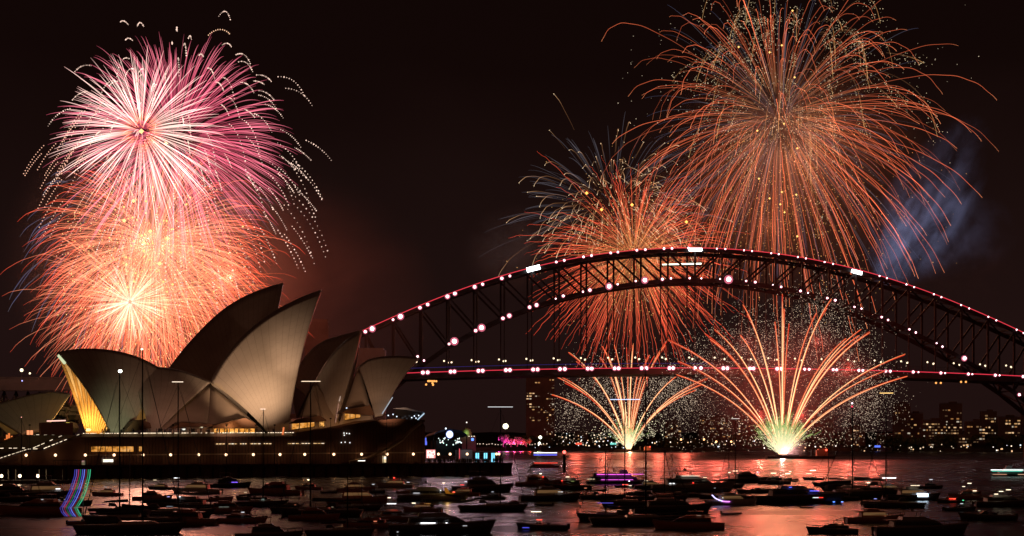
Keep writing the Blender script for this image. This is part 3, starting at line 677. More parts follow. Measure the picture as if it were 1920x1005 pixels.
for P, rd, c in burst_trails(130, 262*u2, [(0, CREAM), (1, CREAM)], .2, t0=.72, droop=.27, k=1.6, jit=.10, seg=13, tend=(.9, 1.28), dfilter=lambda D: (D[:, 0] > -.35) | (rng.random(len(D)) < .35)):
    pts.append(P)
pts = np.concatenate(pts); stuff(sparks_mesh('strobe_dots', pts, rng.uniform(.2, .46, len(pts)), np.array(lin((255, 215, 195)))[None]*rng.uniform(.5, 1.7, (len(pts), 1)), f))
pts = []
for P, rd, c in burst_trails(46, 200*u2, [(0, CREAM), (1, CREAM)], .2, t0=.80, droop=.5, k=2.4, jit=.1, seg=12, tend=(.98, 1.2), drift=(-.25, 0, 0), dfilter=lambda D: (D[:, 0] < -.1)):
    pts.append(P)
pts = np.concatenate(pts); stuff(sparks_mesh('strobe_dots', pts, .33, sc3(lin((255, 190, 160)), 1.2), f))
p = np.array([[(x-1230)/3.14*u2, 0, (60-y)/3.14*u2] for x, y in ((1167, 72), (1176, 63), (1186, 56), (1198, 49), (1210, 44), (1222, 40), (1236, 39), (1250, 40), (1262, 44), (1274, 50), (1284, 57), (1290, 64))])
p += np.array(at(411, 62, Y1+40)-at(325, 262, Y1+40))[None]; sparks_mesh('strobe_dots', p, .36, sc3(lin((255, 200, 160)), 1.2), f)
for k_, (px, py, Rp, n, lab, cs, wd, dr) in enumerate([
    (288, 458, 218, 950, 'huge dense orange red willow firework burst below the magenta one', [(0, sc3(SAL, .07)), (.25, sc3(SAL, .2)), (.5, sc3(SAL, .45)), (.8, sc3(lin((235, 85, 60)), .95)), (1, sc3(RED, .55))], .17, .30),
    (250, 575, 190, 700, 'dense salmon firework burst just above the roof ridge of the south shell', [(0, sc3(SAL, .04)), (.3, sc3(SAL, .17)), (.7, sc3(SAL, .5)), (1, sc3(RED, .6))], .17, .22),
    (330, 560, 215, 420, 'red orange firework burst half hidden by the dark rear shell', [(0, sc3(SAL, .06)), (.5, sc3(ORA, .4)), (.9, RED), (1, sc3(RED, .4))], .17, .28),
    (265, 420, 235, 190, 'thin pale blue and grey firework burst fringing the dense orange ones', [(0, sc3(GREY, .3)), (.7, sc3(BLUE, .6)), (1, sc3(GREY, .5))], .17, .38)]):
    Yk = Y1+60+k_*25; uk = mpp(Yk); f = firework('firework_burst', px, py, Yk, lab)
    stuff(tubes_mesh('light_trails', MATG, burst_trails(n, Rp*uk, cs, wd, t0=.03 if k_ < 3 else .5, droop=dr, k=2.0, jit=.12, wig=.09, seg=18), f))
    if k_ < 3:
        q = dirs(700)*np.cbrt(rng.random(700))[:, None]*Rp*uk*.8*np.array([1, .6, .9]); stuff(sparks_mesh('glitter_sparks', q, rng.uniform(.14, .34, 700), np.array(YEL)[None]*rng.uniform(.4, 2.2, (700, 1)), f))
f = firework('firework_burst', 244, 566, Y1-10, 'small round cream firework burst with fine straight rays low over the shells')
stuff(tubes_mesh('light_trails', MATG, burst_trails(330, 78*u, [(0, sc3(PINKW, .07)), (.4, sc3(lin((255, 200, 165)), .32)), (1, sc3(lin((255, 190, 160)), .7))], .17, t0=.04, droop=.03, k=.7, jit=.09), f))
f = firework('firework_burst', 270, 455, Y1+20, 'cluster of bright yellow star points at the heart of the orange bursts')
q = rng.normal(size=(70, 3))*np.array([52, 30, 42])*u; stuff(sparks_mesh('bright_stars', q, rng.uniform(.3, .75, 70), sc3(YEL, 1.4), f))
for dx, dy in ((0, 0), (-38, 42), (30, -40), (45, 8), (12, 22), (42, 190), (-20, 80)): sparks_mesh('bright_star', [[dx*u, 0, dy*u]], 1.0, sc3(YEL, 2), f)
# ---- big burst high behind the arch
Y2 = 1550; u = mpp(Y2)
f = firework('firework_burst', 1462, 218, Y2, 'largest red orange firework burst high over the crown of the arch')
stuff(tubes_mesh('light_trails', MATG, burst_trails(360, 318*u, [(0, sc3(BRN, .7)), (.3, sc3(lin((190, 85, 55)), .7)), (.6, sc3(lin((228, 105, 68)), .9)), (.9, lin((230, 105, 68))), (1, sc3(lin((255, 150, 100)), 1.3))], .19, t0=.10, droop=.36, k=1.9, jit=.15, wig=.30, seg=40, bri=(.3, 1.15), drift=(.07, 0, 0), tend=(.7, 1.06)), f))
f = firework('firework_burst', 1466, 245, Y2+60, 'faint blue grey fine rayed firework burst inside the largest red one')
stuff(tubes_mesh('light_trails', MATG, burst_trails(200, 300*u, [(0, sc3(GREY, .15)), (.6, sc3(GREY, .35)), (1, sc3(BLUE, .35))], .20, t0=.08, droop=.2, k=1.5, jit=.14, seg=16), f))
f = firework('firework_burst', 1500, 100, Y2+90, 'brown gold horsetail firework burst with arching glittering tails at the top')
tr = burst_trails(90, 215*u, [(0, sc3(BRN, .25)), (.5, sc3(BRN, .6)), (.85, sc3(lin((190, 130, 75)), .9)), (1, GOLDC)], .34, t0=.30, droop=.5, k=2.6, jit=.22, seg=20, bri=(.35, .9), tend=(.55, 1.1))
stuff(tubes_mesh('light_trails', MATG, tr, f)); pts = []
for P, rd, c in tr:
    for _ in range(3): pts.append(P[6:]+rng.normal(size=(len(P)-6, 3))*3.0+np.array([0, 0, -2]))
pts = np.concatenate(pts); stuff(sparks_mesh('glitter_sparks', pts, rng.uniform(.16, .42, len(pts)), np.array(lin((240, 215, 170)))[None]*rng.uniform(.2, 1.2, (len(pts), 1)), f))
f = firework('firework_burst', 1470, 390, Y2+30, 'cloud of tiny golden firework sparks between the largest burst and the arch')
q = rng.normal(size=(1300, 3))*np.array([105, 60, 78])*u; stuff(sparks_mesh('glitter_sparks', q, rng.uniform(.18, .42, 1300), np.array(lin((235, 175, 100)))[None]*rng.uniform(.3, 1.6, (1300, 1)), f))
q = rng.normal(size=(1000, 3))*np.array([130, 60, 110])*u+np.array([0, 0, 190*u]); stuff(sparks_mesh('glitter_sparks', q, rng.uniform(.18, .42, 1000), np.array(lin((220, 200, 170)))[None]*rng.uniform(.2, 1.2, (1000, 1)), f))
for x, y in ((1420, 245), (1470, 232), (1495, 278), (1423, 335), (1443, 372), (1466, 360), (1493, 365), (1471, 398), (1495, 443), (1463, 383), (1486, 20), (1443, 98), (1490, 145), (1466, 85), (1385, 88)):
    v = at(x, y, Y2+30)-at(1470, 390, Y2+30); sparks_mesh('bright_star', [tuple(v)], .95, sc3(lin((255, 200, 110)), 1.8), f)
# ---- middle bursts behind the western half of the arch
Y3 = 1480; u = mpp(Y3)
f = firework('firework_burst', 1188, 482, Y3, 'red orange firework burst glowing through the western half of the arch')
stuff(tubes_mesh('light_trails', MATG, burst_trails(560, 186*u, [(0, sc3(lin((230, 150, 80)), .12)), (.25, sc3(lin((225, 120, 70)), .32)), (.6, sc3(lin((235, 90, 60)), .8)), (1, RED)], .17, t0=.08, droop=.2, k=1.4, jit=.19, wig=.4, seg=18, bri=(.5, 1.05)), f))
q = rng.normal(size=(1500, 3))*np.array([62, 40, 60])*u; stuff(sparks_mesh('glitter_sparks', q, rng.uniform(.18, .42, 1500), np.array(lin((245, 185, 110)))[None]*rng.uniform(.3, 1.6, (1500, 1)), f))
f = firework('firework_burst', 1145, 402, Y3+40, 'tangle of hooked golden brown firework tails above the western arch')
tr = burst_trails(240, 150*u, [(0, sc3(BRN, .2)), (.5, sc3(BRN, .6)), (.85, sc3(lin((205, 155, 110)), .9)), (1, lin((255, 225, 190)))], .24, t0=.3, droop=.42, k=2.6, jit=.3, seg=22, wig=.15, bri=(.5, 1.2), tend=(.45, .95), dfilter=lambda D: D[:, 2] > -.35)
stuff(tubes_mesh('light_trails', MATG, tr, f)); stuff(sparks_mesh('tail_heads', [P[-1] for P, _, _ in tr], .34, sc3(lin((255, 220, 170)), 1.2), f))
tr = burst_trails(60, 120*u, [(0, sc3(BRN, .2)), (.5, sc3(BRN, .6)), (.85, sc3(lin((205, 155, 110)), .9)), (1, lin((255, 225, 190)))], .22, t0=.35, droop=.5, k=3.0, jit=.3, seg=22, bri=(.4, 1.0), tend=(.5, 1.0), drift=(.6, 0, -.1))
stuff(tubes_mesh('light_trails', MATG, tr, f))
for x, y in ((1100, 362), (1185, 384), (1128, 393), (1287, 416)): sparks_mesh('bright_star', [tuple(at(x, y, Y3+40)-at(1145, 402, Y3+40))], 1.4, sc3(lin((255, 170, 80)), 2.5), f)
f = firework('firework_burst', 1150, 400, Y3+90, 'faint grey spray of firework rays fanning up beyond the golden tangle')
stuff(tubes_mesh('light_trails', MATG, burst_trails(150, 215*u, [(0, sc3(GREY, .05)), (.6, sc3(GREY, .3)), (1, sc3(GREY, .3))], .22, t0=.3, droop=.16, k=1.2, jit=.12, seg=12, dfilter=lambda D: D[:, 2] > -.25), f))
# ---- comet fans from the two barges
ORH, ORC = lin((255, 205, 130)), lin((255, 120, 70))
def barge(name, px, py, Y, L, label):
    p = at(px, py, Y); e_ = empty(name, (p.x, p.y, 0)); tag(e_, label, 'barge', 'firework barges')
    MB().box((0, 0, .6), (L, 14, 2.4), 0, 0, 1.03).build('hull', HULLK, e_); MB().box((-L*.2, 0, 2.3), (L*.35, 8, 1.1)).build('mortar_rack', STEEL2, e_)
    m = MB(); m.box((L*.33, 0, 3.6), (7, 5, 3.6)); m.box((L*.33, 0, 5.8), (5, 4, 1)); m.build('control_cabin', HULLR, e_)
    MB().ball((L*.33+2.5, -2.8, 5.6), .7).build('lamp', emit((1, .1, .05), 3), e_)
    MB().tube([(L*.18, 0, 1.8), (L*.18, 0, 6)], .7, 6).build('post', STEEL, e_); return e_
barge('firework_barge', 1185, 843, 2060, 50, 'low dark firework barge launching the smaller fan beyond the arch')
b_ = barge('firework_barge', 1500, 857, 1225, 42, 'low dark firework barge launching the bigger fan of comets')
def fan(bx, by, Y, tips, wd, label, seedv, hair, clouds, core):
    rg = np.random.default_rng(seedv); f = firework('comet_fan', bx, by, Y, label, 'fans of comets from the barges'); u = Y/F
    for (tx, ty) in tips:
        j = rg.uniform(-6, 6)*.5; sx_ = (tx-bx)*.02; dy0 = rg.uniform(-250, 150)*0
        B = np.array([sx_*u, 0, 0]); T = np.array([(tx-bx)*u, rg.uniform(-.25, .25)*abs(ty-by)*u, (by-ty)*u]); C = B+np.array([.31*(T-B)[0], .31*(T-B)[1], .71*(T-B)[2]])
        ts = np.linspace(0, 1, 30)[:, None]; P = (1-ts)**2*B+2*ts*(1-ts)*C+ts**2*T
        cs = colramp(ts[:, 0], [(0, sc3(ORH2, 2.0)), (.35, sc3(ORH2, 1.3)), (.75, sc3(lin((255, 215, 150)), 1.15)), (1, sc3(lin((255, 150, 90)), .9))])*np.array([1.3, 1, 1])
        w_ = wd*(1-.55*ts[:, 0]**2); o = tubes_mesh('comet_trail', [(P, w_, cs)], f, n=5)
        sh = []
        for q_ in range(4):
            t2 = np.linspace(.05, .995, 26)[:, None]; P2 = (1-t2)**2*B+2*t2*(1-t2)*C+t2**2*T+rg.normal(size=(1, 3))*wd*np.array([.95, 1.0, .8])
            P2[:, 2] -= .4*wd; sh.append((P2, np.full(26, wd*.42), colramp(t2[:, 0], [(0, sc3(ORA, .55)), (1, sc3(RED, .65))])*np.array([1.4, 1, 1])))
        tubes_mesh('ember_sheath', sh, o)
    hs = []
    for _ in range(hair[0]):
        a = np.clip(rg.normal(0, .36), -.85, .85); el = np.cos(a); L = hair[1]*u*rg.uniform(.3, 1.08)*(1-.1*abs(a)); d = np.array([np.sin(a), rg.normal(0, .35), abs(el)+.02]); d /= np.linalg.norm(d)
        st_ = rg.uniform(.1, .85); ts = np.linspace(st_, min(1, st_+rg.uniform(.06, .2)), 7)[:, None]; P = d[None]*L*ts; P[:, 2] -= .15*L*ts[:, 0]**2; P += rg.normal(size=(1, 3))*wd*1.3
        cc = colramp(ts[:, 0]*L/(hair[1]*u), [(0, sc3(lin((255, 245, 200)), 1.5)), (.4, lin((240, 240, 180))), (.65, lin((170, 195, 115))), (1, lin((95, 130, 65)))])
        hs.append((P, np.full(7, wd*.42), cc))
    stuff(tubes_mesh('green_spray', hs, f))
    pts = [];
    for cx, cy, r, n in clouds:
        n = int(n*1.3); q = rg.normal(size=(n, 3))*r*u*.62*np.array([1, .7, 1]); pts.append(q+np.array([(cx-bx)*u, 0, (by-cy)*u]))
    pts = np.concatenate(pts); pts = pts[pts[:, 2] > 3]
    stuff(sparks_mesh('crackle_sparks', pts, rg.uniform(.28, .62, len(pts))*u, np.array(lin((255, 225, 195)))[None]*rg.uniform(.15, 1.5, (len(pts), 1))**1.3, f))
    n = 500; q = np.abs(rg.normal(size=(n, 3)))*np.array([core*.9, core*.5, core*.75])*u; q[:, 0] *= rg.choice([-1, 1], n); q[:, 1] *= rg.choice([-1, 1], n); q[:, 0] += 12*u*(q[:, 0] > 0); q[:, 2] += 20*u
    stuff(sparks_mesh('crackle_sparks', q, rg.uniform(.5, .9, n)*u, np.array(lin((255, 240, 200)))[None]*rg.uniform(.4, 1.8, (n, 1)), f))
    return f
tips1 = [(1035, 739), (1045, 703), (1034, 702), (1058, 719), (1067, 659), (1081, 676), (1130, 648), (1125, 671), (1138, 659), (1152, 647), (1176, 651), (1186, 645), (1189, 645), (1219, 664), (1224, 669), (1249, 640), (1249, 646), (1236, 663), (1277, 699), (1327, 709), (1315, 721), (1304, 731), (1200, 690)]
fan(1179, 842, 2060, tips1, .52, 'smaller fan of orange comets seen beneath the deck of the arch', 3, (800, 70), [(1075, 765, 30, 380), (1070, 800, 38, 200), (1120, 725, 42, 520), (1160, 740, 45, 520), (1225, 730, 45, 620), (1255, 720, 35, 520), (1270, 775, 45, 330), (1290, 745, 30, 260), (1140, 690, 60, 240)], 34)
tips2 = [(1256, 634), (1274, 675), (1271, 701), (1320, 626), (1335, 620), (1333, 635), (1393, 571), (1408, 585), (1389, 627), (1461, 554), (1456, 602), (1473, 577), (1471, 610), (1552, 563), (1545, 580), (1526, 589), (1625, 614), (1637, 621), (1616, 627), (1591, 633), (1696, 664), (1663, 694), (1698, 706), (1686, 709)]
fan(1467, 855, 1228, tips2, .36, 'bigger fan of orange comets rising from the barge in front of the arch', 4, (2300, 102), [(1310, 690, 60, 620), (1330, 770, 70, 600), (1375, 650, 60, 620), (1430, 650, 55, 640), (1500, 640, 70, 760), (1540, 590, 60, 760), (1590, 660, 60, 760), (1600, 720, 60, 700), (1620, 780, 50, 620), (1640, 740, 45, 420), (1470, 700, 110, 560), (1560, 760, 60, 340)], 62)
# light given off by the bursts and comets
fl = [(at(1467, 846, 1222), 3e4, (1, .45, .4), 1.2), (at(1300, 660, 1228), 42000, (1, .12, .08), .4), (at(1345, 690, 1228), 52500, (1, .12, .08), .4), (at(1400, 640, 1228), 52500, (1, .12, .08), .4), (at(1466, 690, 1228), 62999, (1, .12, .08), .4), (at(1535, 640, 1228), 52500, (1, .12, .08), .4), (at(1590, 690, 1228), 52500, (1, .12, .08), .4), (at(1640, 700, 1228), 42000, (1, .12, .08), .4), (at(1500, 780, 1228), 42000, (1, .12, .08), .4), (at(1425, 780, 1228), 42000, (1, .12, .08), .4), (at(1080, 720, 2055), 90000, (1, .14, .08), .4), (at(1130, 720, 2055), 90000, (1, .14, .08), .4), (at(1180, 700, 2055), 90000, (1, .14, .08), .4), (at(1235, 720, 2055), 90000, (1, .14, .08), .4), (at(1285, 730, 2055), 90000, (1, .14, .08), .4), (at(1181, 832, 2055), 6e4, (1, .45, .2), 1),
      (at(265, 246, 945), 5e4, (1, .7, .6), 1), (at(270, 455, 960), 1.7e5, (1, .40, .25), 1), (at(430, 520, 985), 9e4, (1, .25, .14), .3), (at(245, 566, 938), 7e4, (1, .45, .28), .6), (at(330, 520, 930), 5e4, (1, .3, .16), .4), (at(240, 380, 930), 5e4, (1, .34, .2), .4), (at(1462, 218, 1548), 1.5e5, (1, .35, .2), 1), (at(1188, 482, 1478), 1.5e5, (1, .4, .2), 1)]
for p_, pw, c_, r_ in fl: lamp('firework_glow', 'POINT', p_, pw, c_, None, r_)

# ------------------------------------------------------------------ smoke
def smoke(name, c, rad, dens, color, label, nscale, lo=.42, hi=.7, aniso=.1, tilt=0):
    m = MB().ball((0, 0, 0), 1, 24, 14); o = m.build(name, None); o.data.materials.clear(); o.location = c; o.scale = rad; o.rotation_euler.y = R(tilt)
    mt = bpy.data.materials.new(name); mt.use_nodes = True; t = mt.node_tree; t.nodes.clear()
    g = N(t, 'ShaderNodeTexCoord'); ln = N(t, 'ShaderNodeVectorMath', operation='LENGTH'); t.links.new(g.outputs['Object'], ln.inputs[0])
    mr_ = N(t, 'ShaderNodeMapRange'); mr_.inputs['From Min'].default_value = 1; mr_.inputs['From Max'].default_value = .15; t.links.new(ln.outputs['Value'], mr_.inputs[0])
    n = N(t, 'ShaderNodeTexNoise', Scale=nscale, Detail=4.0, Roughness=.6, Distortion=.6); t.links.new(g.outputs['Object'], n.inputs['Vector'])
    m2 = N(t, 'ShaderNodeMapRange'); m2.inputs['From Min'].default_value = lo; m2.inputs['From Max'].default_value = hi; t.links.new(n.outputs['Fac'], m2.inputs[0])
    mu = N(t, 'ShaderNodeMath', operation='MULTIPLY'); t.links.new(mr_.outputs[0], mu.inputs[0]); t.links.new(m2.outputs[0], mu.inputs[1])
    mq = N(t, 'ShaderNodeMath', operation='MULTIPLY'); mq.inputs[1].default_value = dens; t.links.new(mu.outputs[0], mq.inputs[0])
    pv = N(t, 'ShaderNodeVolumePrincipled', Anisotropy=aniso); pv.inputs['Color'].default_value = (*color, 1); t.links.new(mq.outputs[0], pv.inputs['Density'])
    oo = N(t, 'ShaderNodeOutputMaterial'); t.links.new(pv.outputs[0], oo.inputs['Volume']); o.data.materials.append(mt)
    tag(o, label, 'smoke', None, 'stuff'); return o
smoke('smoke_cloud', at(1728, 408, 1700), (42, 45, 105), .011, (.75, .8, 1), 'blue grey diagonal plume of smoke right of the largest burst', 2.4, lo=.47, hi=.68, tilt=30)
smoke('smoke_cloud', at(1790, 470, 1720), (62, 45, 62), .0045, (.75, .8, 1), 'fainter grey smoke drifting below the blue diagonal plume', 2.8, lo=.45, hi=.7, tilt=30)
lamp('searchlight', 'SPOT', at(1610, 560, 1640), 2.6e6, (.55, .66, 1), None, 1.0, at(1760, 370, 1710), 62, 1)
smoke('smoke_cloud', at(300, 480, 1010), (84, 60, 82), .0085, (1, .85, .8), 'warm lit smoke drifting through the western bursts', 1.5, lo=.28)
smoke('smoke_cloud', at(520, 560, 1030), (90, 50, 70), .005, (1, .55, .42), 'dim red brown smoke trailing behind the tallest shells', 1.8, lo=.3)
smoke('smoke_cloud', at(1470, 740, 1240), (66, 40, 56), .0034, (1, .8, .8), 'red lit smoke around the bigger comet fan', 1.4, lo=.3)
smoke('smoke_cloud', at(1487, 838, 1224), (9, 7, 12), .08, (.95, .92, 1), 'small pale smoke puff at the foot of the bigger fan', 1.2, lo=.25)
smoke('smoke_cloud', at(965, 470, 1330), (38, 30, 34), .006, (.9, .95, 1), 'pale smoke lit by the white light bank on the arch', 1.2, lo=.3)
smoke('smoke_cloud', at(1480, 330, 1600), (135, 60, 120), .0045, (1, .8, .65), 'thin brown lit smoke inside the largest burst', 1.7, lo=.34)
smoke('smoke_cloud', at(1190, 480, 1540), (75, 50, 80), .004, (1, .7, .6), 'thin red lit smoke behind the burst seen through the arch', 1.7, lo=.34)
for x, y, Y_, p_ in ((1490, 300, 1545, 3e5), (1440, 420, 1550, 2e5), (1560, 240, 1545, 2e5), (1188, 470, 1500, 1.6e5)): lamp('firework_glow', 'POINT', at(x, y, Y_), p_*.6, (1, .30, .14), None, .4)
lamp('bank_beam', 'SPOT', pb(1000, 500, -3), 1.6e5, (.9, .93, 1), None, 1.0, at(930, 430, 1330), 80, 1)

# ------------------------------------------------------------------ far shore
wood = MB(); rs = random.Random(9)
def treeline(px0, px1, Y, ztop, zamp, n, parent=None):
    for i in range(n):
        px = px0+(px1-px0)*rs.random(); y_ = Y+rs.uniform(0, 60); x_ = (px-960)/F*y_
        h = ztop+zamp*noise.noise(Vector((px*.012, 1.7, Y*.01)))+rs.uniform(-2, 2); r = rs.uniform(4, 8)
        for k in range(5):
            wood.ball((x_+rs.uniform(-r, r), y_+rs.uniform(-3, 3), h-rs.random()*r*1.2), r*rs.uniform(.35, .7), 6, 4, sq=(1, 1, .8))
        wood.box((x_, y_, h/2), (.8, .8, h))
treeline(955, 1930, 2370, 15, 10, 190); treeline(1640, 1930, 2120, 14, 8, 50)
tag(wood.build('wooded_shore', LEAF), 'dark line of trees along the far shore beneath the arch', 'woodland', None, 'stuff')
wood = MB(); treeline(-20, 135, 1010, 30, 5, 60)
tag(wood.build('wooded_shore', LEAF), 'dark trees behind the restaurant shell beyond the stairs', 'woodland', None, 'stuff')
CONCW = mat('tower concrete', (.13, .09, .08), .8, 0, .3, .2, .1)
win_me = {}
def wmesh(w_, h_, c, s):
    k = (w_, h_, c, s)
    if k not in win_me: win_me[k] = MB().box((0, 0, 0), (w_, .5, h_)).mesh('window', emit(c, s))
    return win_me[k]
WC = [((1, .55, .22), .6), ((1, .62, .32), .9), ((1, .45, .15), .35), ((1, .85, .65), .5), ((1, .55, .25), .2), ((.9, .5, .25), .12), ((.9, .5, .25), .08)]
def block(px, w_px, ytop, Y, label, nwin, seedv, matr=WALLD, ybase=842, storey=3.4, roofbox=True, prob=None):
    rg = random.Random(seedv); W_ = w_px/F*Y; z1 = H+(YH-ytop)/F*Y; x_ = (px-960)/F*Y; e_ = empty('apartment_block', (x_, Y, 0)); tag(e_, label, 'building', 'lit buildings on the far shore')
    d_ = W_*.6; MB().box((0, d_/2, z1/2), (W_, d_, z1)).build('wall', matr, e_)
    m = MB(); zz = 6
    while zz < z1-1: m.box((0, d_/2, zz+storey-.35), (W_+.7, d_+.7, .35)); zz += storey
    m.build('floor_bands', matr, e_)
    if roofbox: MB().box((W_*.1, d_/2, z1+1.3), (W_*.35, d_*.4, 2.6)).build('roof_plant', WALLD, e_)
    cols_ = max(2, int(W_/3.3)); rows = max(2, int((z1-7)/storey)); cells = [(i, j) for i in range(cols_) for j in range(rows)]; rg.shuffle(cells); fc = []
    for (i, j) in cells:
        if len(fc) >= nwin: break
        fc.append((i, j))
        if rg.random() < .35 and i+1 < cols_: fc.append((i+1, j))
    for (i, j) in fc[:95]:
        c, s = rg.choice(WC); mobj('window', wmesh(rg.choice((1.5, 2.3, 2.9)), rg.choice((1.2, 1.6)), c, s), e_, ((i+.5)/cols_*W_-W_/2, -.28, 7.4+j*storey))
    return e_
t_ = block(1013, 53, 700, 2420, 'tall slab apartment tower with scattered lit windows under the arch', 44, 1, CONCW)
for i in range(8): MB().box((-14+i*4.05, -.5, 45), (.35, .5, 76)).build('mullion', CONCW, t_)
BL = [(1350, 78, 782, 2440, 42, 'broad low building with several lit storeys between the two comet fans'), (1262, 30, 790, 2450, 10, 'small dark block with a few lamps just right of the smaller comet fan'),
      (1410, 44, 765, 2500, 16, 'dark block half hidden behind the crackle of the bigger comet fan'), (1545, 36, 770, 2420, 10, 'dark block just behind the right edge of the bigger comet fan'),
      (1605, 34, 800, 2300, 12, 'low block with amber windows behind the tall yacht mast'), (1660, 26, 812, 2200, 6, 'tiny low block beside the blue shore sign'),
      (1692, 30, 757, 2250, 14, 'slim dark block with few scattered windows, first of the cluster right of the mast'), (1716, 30, 775, 2300, 26, 'block with a bright amber storey below the searchlight smoke'),
      (1752, 44, 788, 2200, 62, 'wide brightly lit apartment block in the middle of the right bank cluster'), (1785, 38, 757, 2260, 74, 'tallest brightly lit tower of the cluster, rows of amber windows'),
      (1830, 34, 790, 2150, 26, 'short apartment block with red tinged top storey'), (1855, 28, 772, 2240, 26, 'slim block with a bright corner flat, beside the lattice of the arch foot'),
      (1893, 40, 782, 2150, 30, 'pale lit block under the foot of the arch'), (1940, 40, 760, 2200, 24, 'apartment block cut by the edge of the view'),
      (1450, 30, 800, 2500, 8, 'low dark house block behind the bright foot of the bigger fan'), (1090, 26, 806, 2480, 6, 'low dark block just left of the smaller comet fan'), (1810, 26, 815, 2120, 18, 'squat block with white lit ground floor by the water')]
for i, (px, w_, yt, Y_, nw, lb) in enumerate(BL): block(px, w_, yt, Y_, lb, int(nw*.65), 20+i)
bld = MB(); p0 = at(695, 829, 1150); e_ = empty('office_block', (p0.x, p0.y, 0)); tag(e_, 'unlit flat topped block seen between the small shells and the arch', 'building')
z1 = at(695, 656, 1150).z; MB().box((0, 6, z1/2), (17, 12, z1)).build('wall', WALLD, e_); MB().box((0, 6, z1+.6), (15, 10, 1.2)).build('roof_parapet', WALLD, e_)
# lamps along the shore
rs = random.Random(31); sm = {}
def shorelamp(px, y, Y, c, s, r=1.0, label='tiny lamp among the row of shore lights beyond the water', g='lamps strung along the far shore'):
    k = (c, s)
    if k not in sm:
        m = MB().tube([(0, 0, -7), (0, 0, -.6)], .12, 4, 1); m.ball((0, 0, 0), .62, 7, 5); sm[k] = m.mesh('shore_lamp', [emit(c, s), BLACK])
    p = at(px, y, Y); o = mobj('shore_lamp', sm[k], None, p, 0, r); tag(o, label, 'lamp', g); return o
LC = [((1, .8, .55), 1.6), ((1, .9, .8), 2.0), ((1, .6, .3), 1.3), ((1, .7, .45), .9), ((.8, .9, 1), 1.4)]
for i in range(120):
    px = rs.uniform(962, 1920); y = rs.uniform(826, 840) if px < 1500 else rs.uniform(833, 846)
    Y_ = 2300 if px < 1500 else 2330-320*max(0, (px-1450)/500)-15; shorelamp(px, y, Y_, *rs.choice(LC), r=rs.uniform(.6, 1.5))
for i in range(50):
    px = rs.uniform(1030, 1180); shorelamp(px, rs.uniform(812, 838), 2295, *rs.choice(LC), r=rs.uniform(.6, 1.4))
for i in range(26): shorelamp(890+i*5.4+rs.uniform(-1, 1), 833+rs.uniform(-1, .8), 2290, (1, .75, .55), 1.2, r=rs.uniform(.8, 1.1))
for px, y in ((1320, 824), (1343, 828), (1371, 828), (1277, 824)): shorelamp(px, y, 2290, (1, .55, .2), 3.5, 1.9, 'large amber lamp on the shore between the two comet fans', 'amber shore lamps')
for px, c in ((1645, (.12, .2, 1)), (1150, (.2, .7, .6)), (1085, (1, .1, .05))):
    p = at(px, 837 if px > 1600 else 832, 2190); o = MB().box((0, 0, 0), (7, 1, 2.2)).build('shore_sign', emit(c, 1.2)); o.location = p
    tag(o, {1645: 'small blue lit sign on the shore right of the tall mast', 1150: 'small teal lit sign on the shore below the smaller fan', 1085: 'small red lit sign on the shore left of the smaller fan'}[px], 'sign')
e_ = empty('harbour_light', at(948, 836, 2250)); tag(e_, 'brilliant yellow white light on a mast above the magenta lit trees', 'lamp')
MB().tube([(0, 0, -6), (0, 0, 22)], .3, 5).build('mast', BLACK, e_); MB().ball((0, 0, 23), 3.2, 12, 8).build('lamp', emit((1, .93, .6), 4), e_)
e_ = empty('harbour_light', at(1013, 836, 2250)); tag(e_, 'white lamp with green leaves round it at the foot of the tower', 'lamp')
MB().tube([(0, 0, -6), (0, 0, 9)], .3, 5).build('mast', BLACK, e_); MB().ball((0, 0, 10), 1.9, 10, 6).build('lamp', emit((1, 1, .75), 4), e_); MB().ball((-1, 0, 3), 1.6, 10, 6).build('lamp', emit((1, 1, .75), 3), e_)
lamp('lamp_glow', 'POINT', (-3, -3, 8), 2500, (.6, 1, .35), e_, 1)
# magenta lit trees on the point
def tree(name, p, h, cr, label, group, mt=LEAF, nleaf=420, seedv=1):
    rg = random.Random(seedv); e_ = empty(name, p); tag(e_, label, 'tree', group)
    tr = MB(); tr.tube([(0, 0, -1), (0, 0, h*.35), (cr*.1, 0, h*.6)], [cr*.09, cr*.07, cr*.04], 7)
    for k in range(5):
        a = rg.uniform(0, 6.28); tr.tube([(0, 0, h*.35), (math.cos(a)*cr*.4, math.sin(a)*cr*.4, h*.62), (math.cos(a)*cr*.7, math.sin(a)*cr*.7, h*.8)], [cr*.05, cr*.035, cr*.015], 5)
    tr.build('trunk', BARK, e_); m = MB(); cl = [(rg.uniform(-1, 1)*cr*.6, rg.uniform(-1, 1)*cr*.6, h*.68+rg.uniform(-1, 1)*h*.22, cr*rg.uniform(.25, .45)) for _ in range(10)]
    for k in range(nleaf):
        c = rg.choice(cl); v = Vector((rg.gauss(0, 1), rg.gauss(0, 1), rg.gauss(0, 1))).normalized()*c[3]*rg.uniform(.6, 1.05); q = Vector(c[:3])+v; s_ = cr*.06*rg.uniform(.6, 1.4)
        a_ = Vector((rg.gauss(0, 1), rg.gauss(0, 1), rg.gauss(0, 1))).normalized()*s_; b_ = a_.orthogonal().normalized()*s_; m.add([q-a_-b_, q+a_-b_, q+a_+b_, q-a_+b_], [(0, 1, 2, 3)])
    m.build('crown', mt, e_); return e_
MLAB = ['magenta lit tree directly below the brilliant mast light', 'red lit tree just right of the magenta one', 'pink lit low tree further along the point', 'dim red lit tree nearest the foot of the tower']
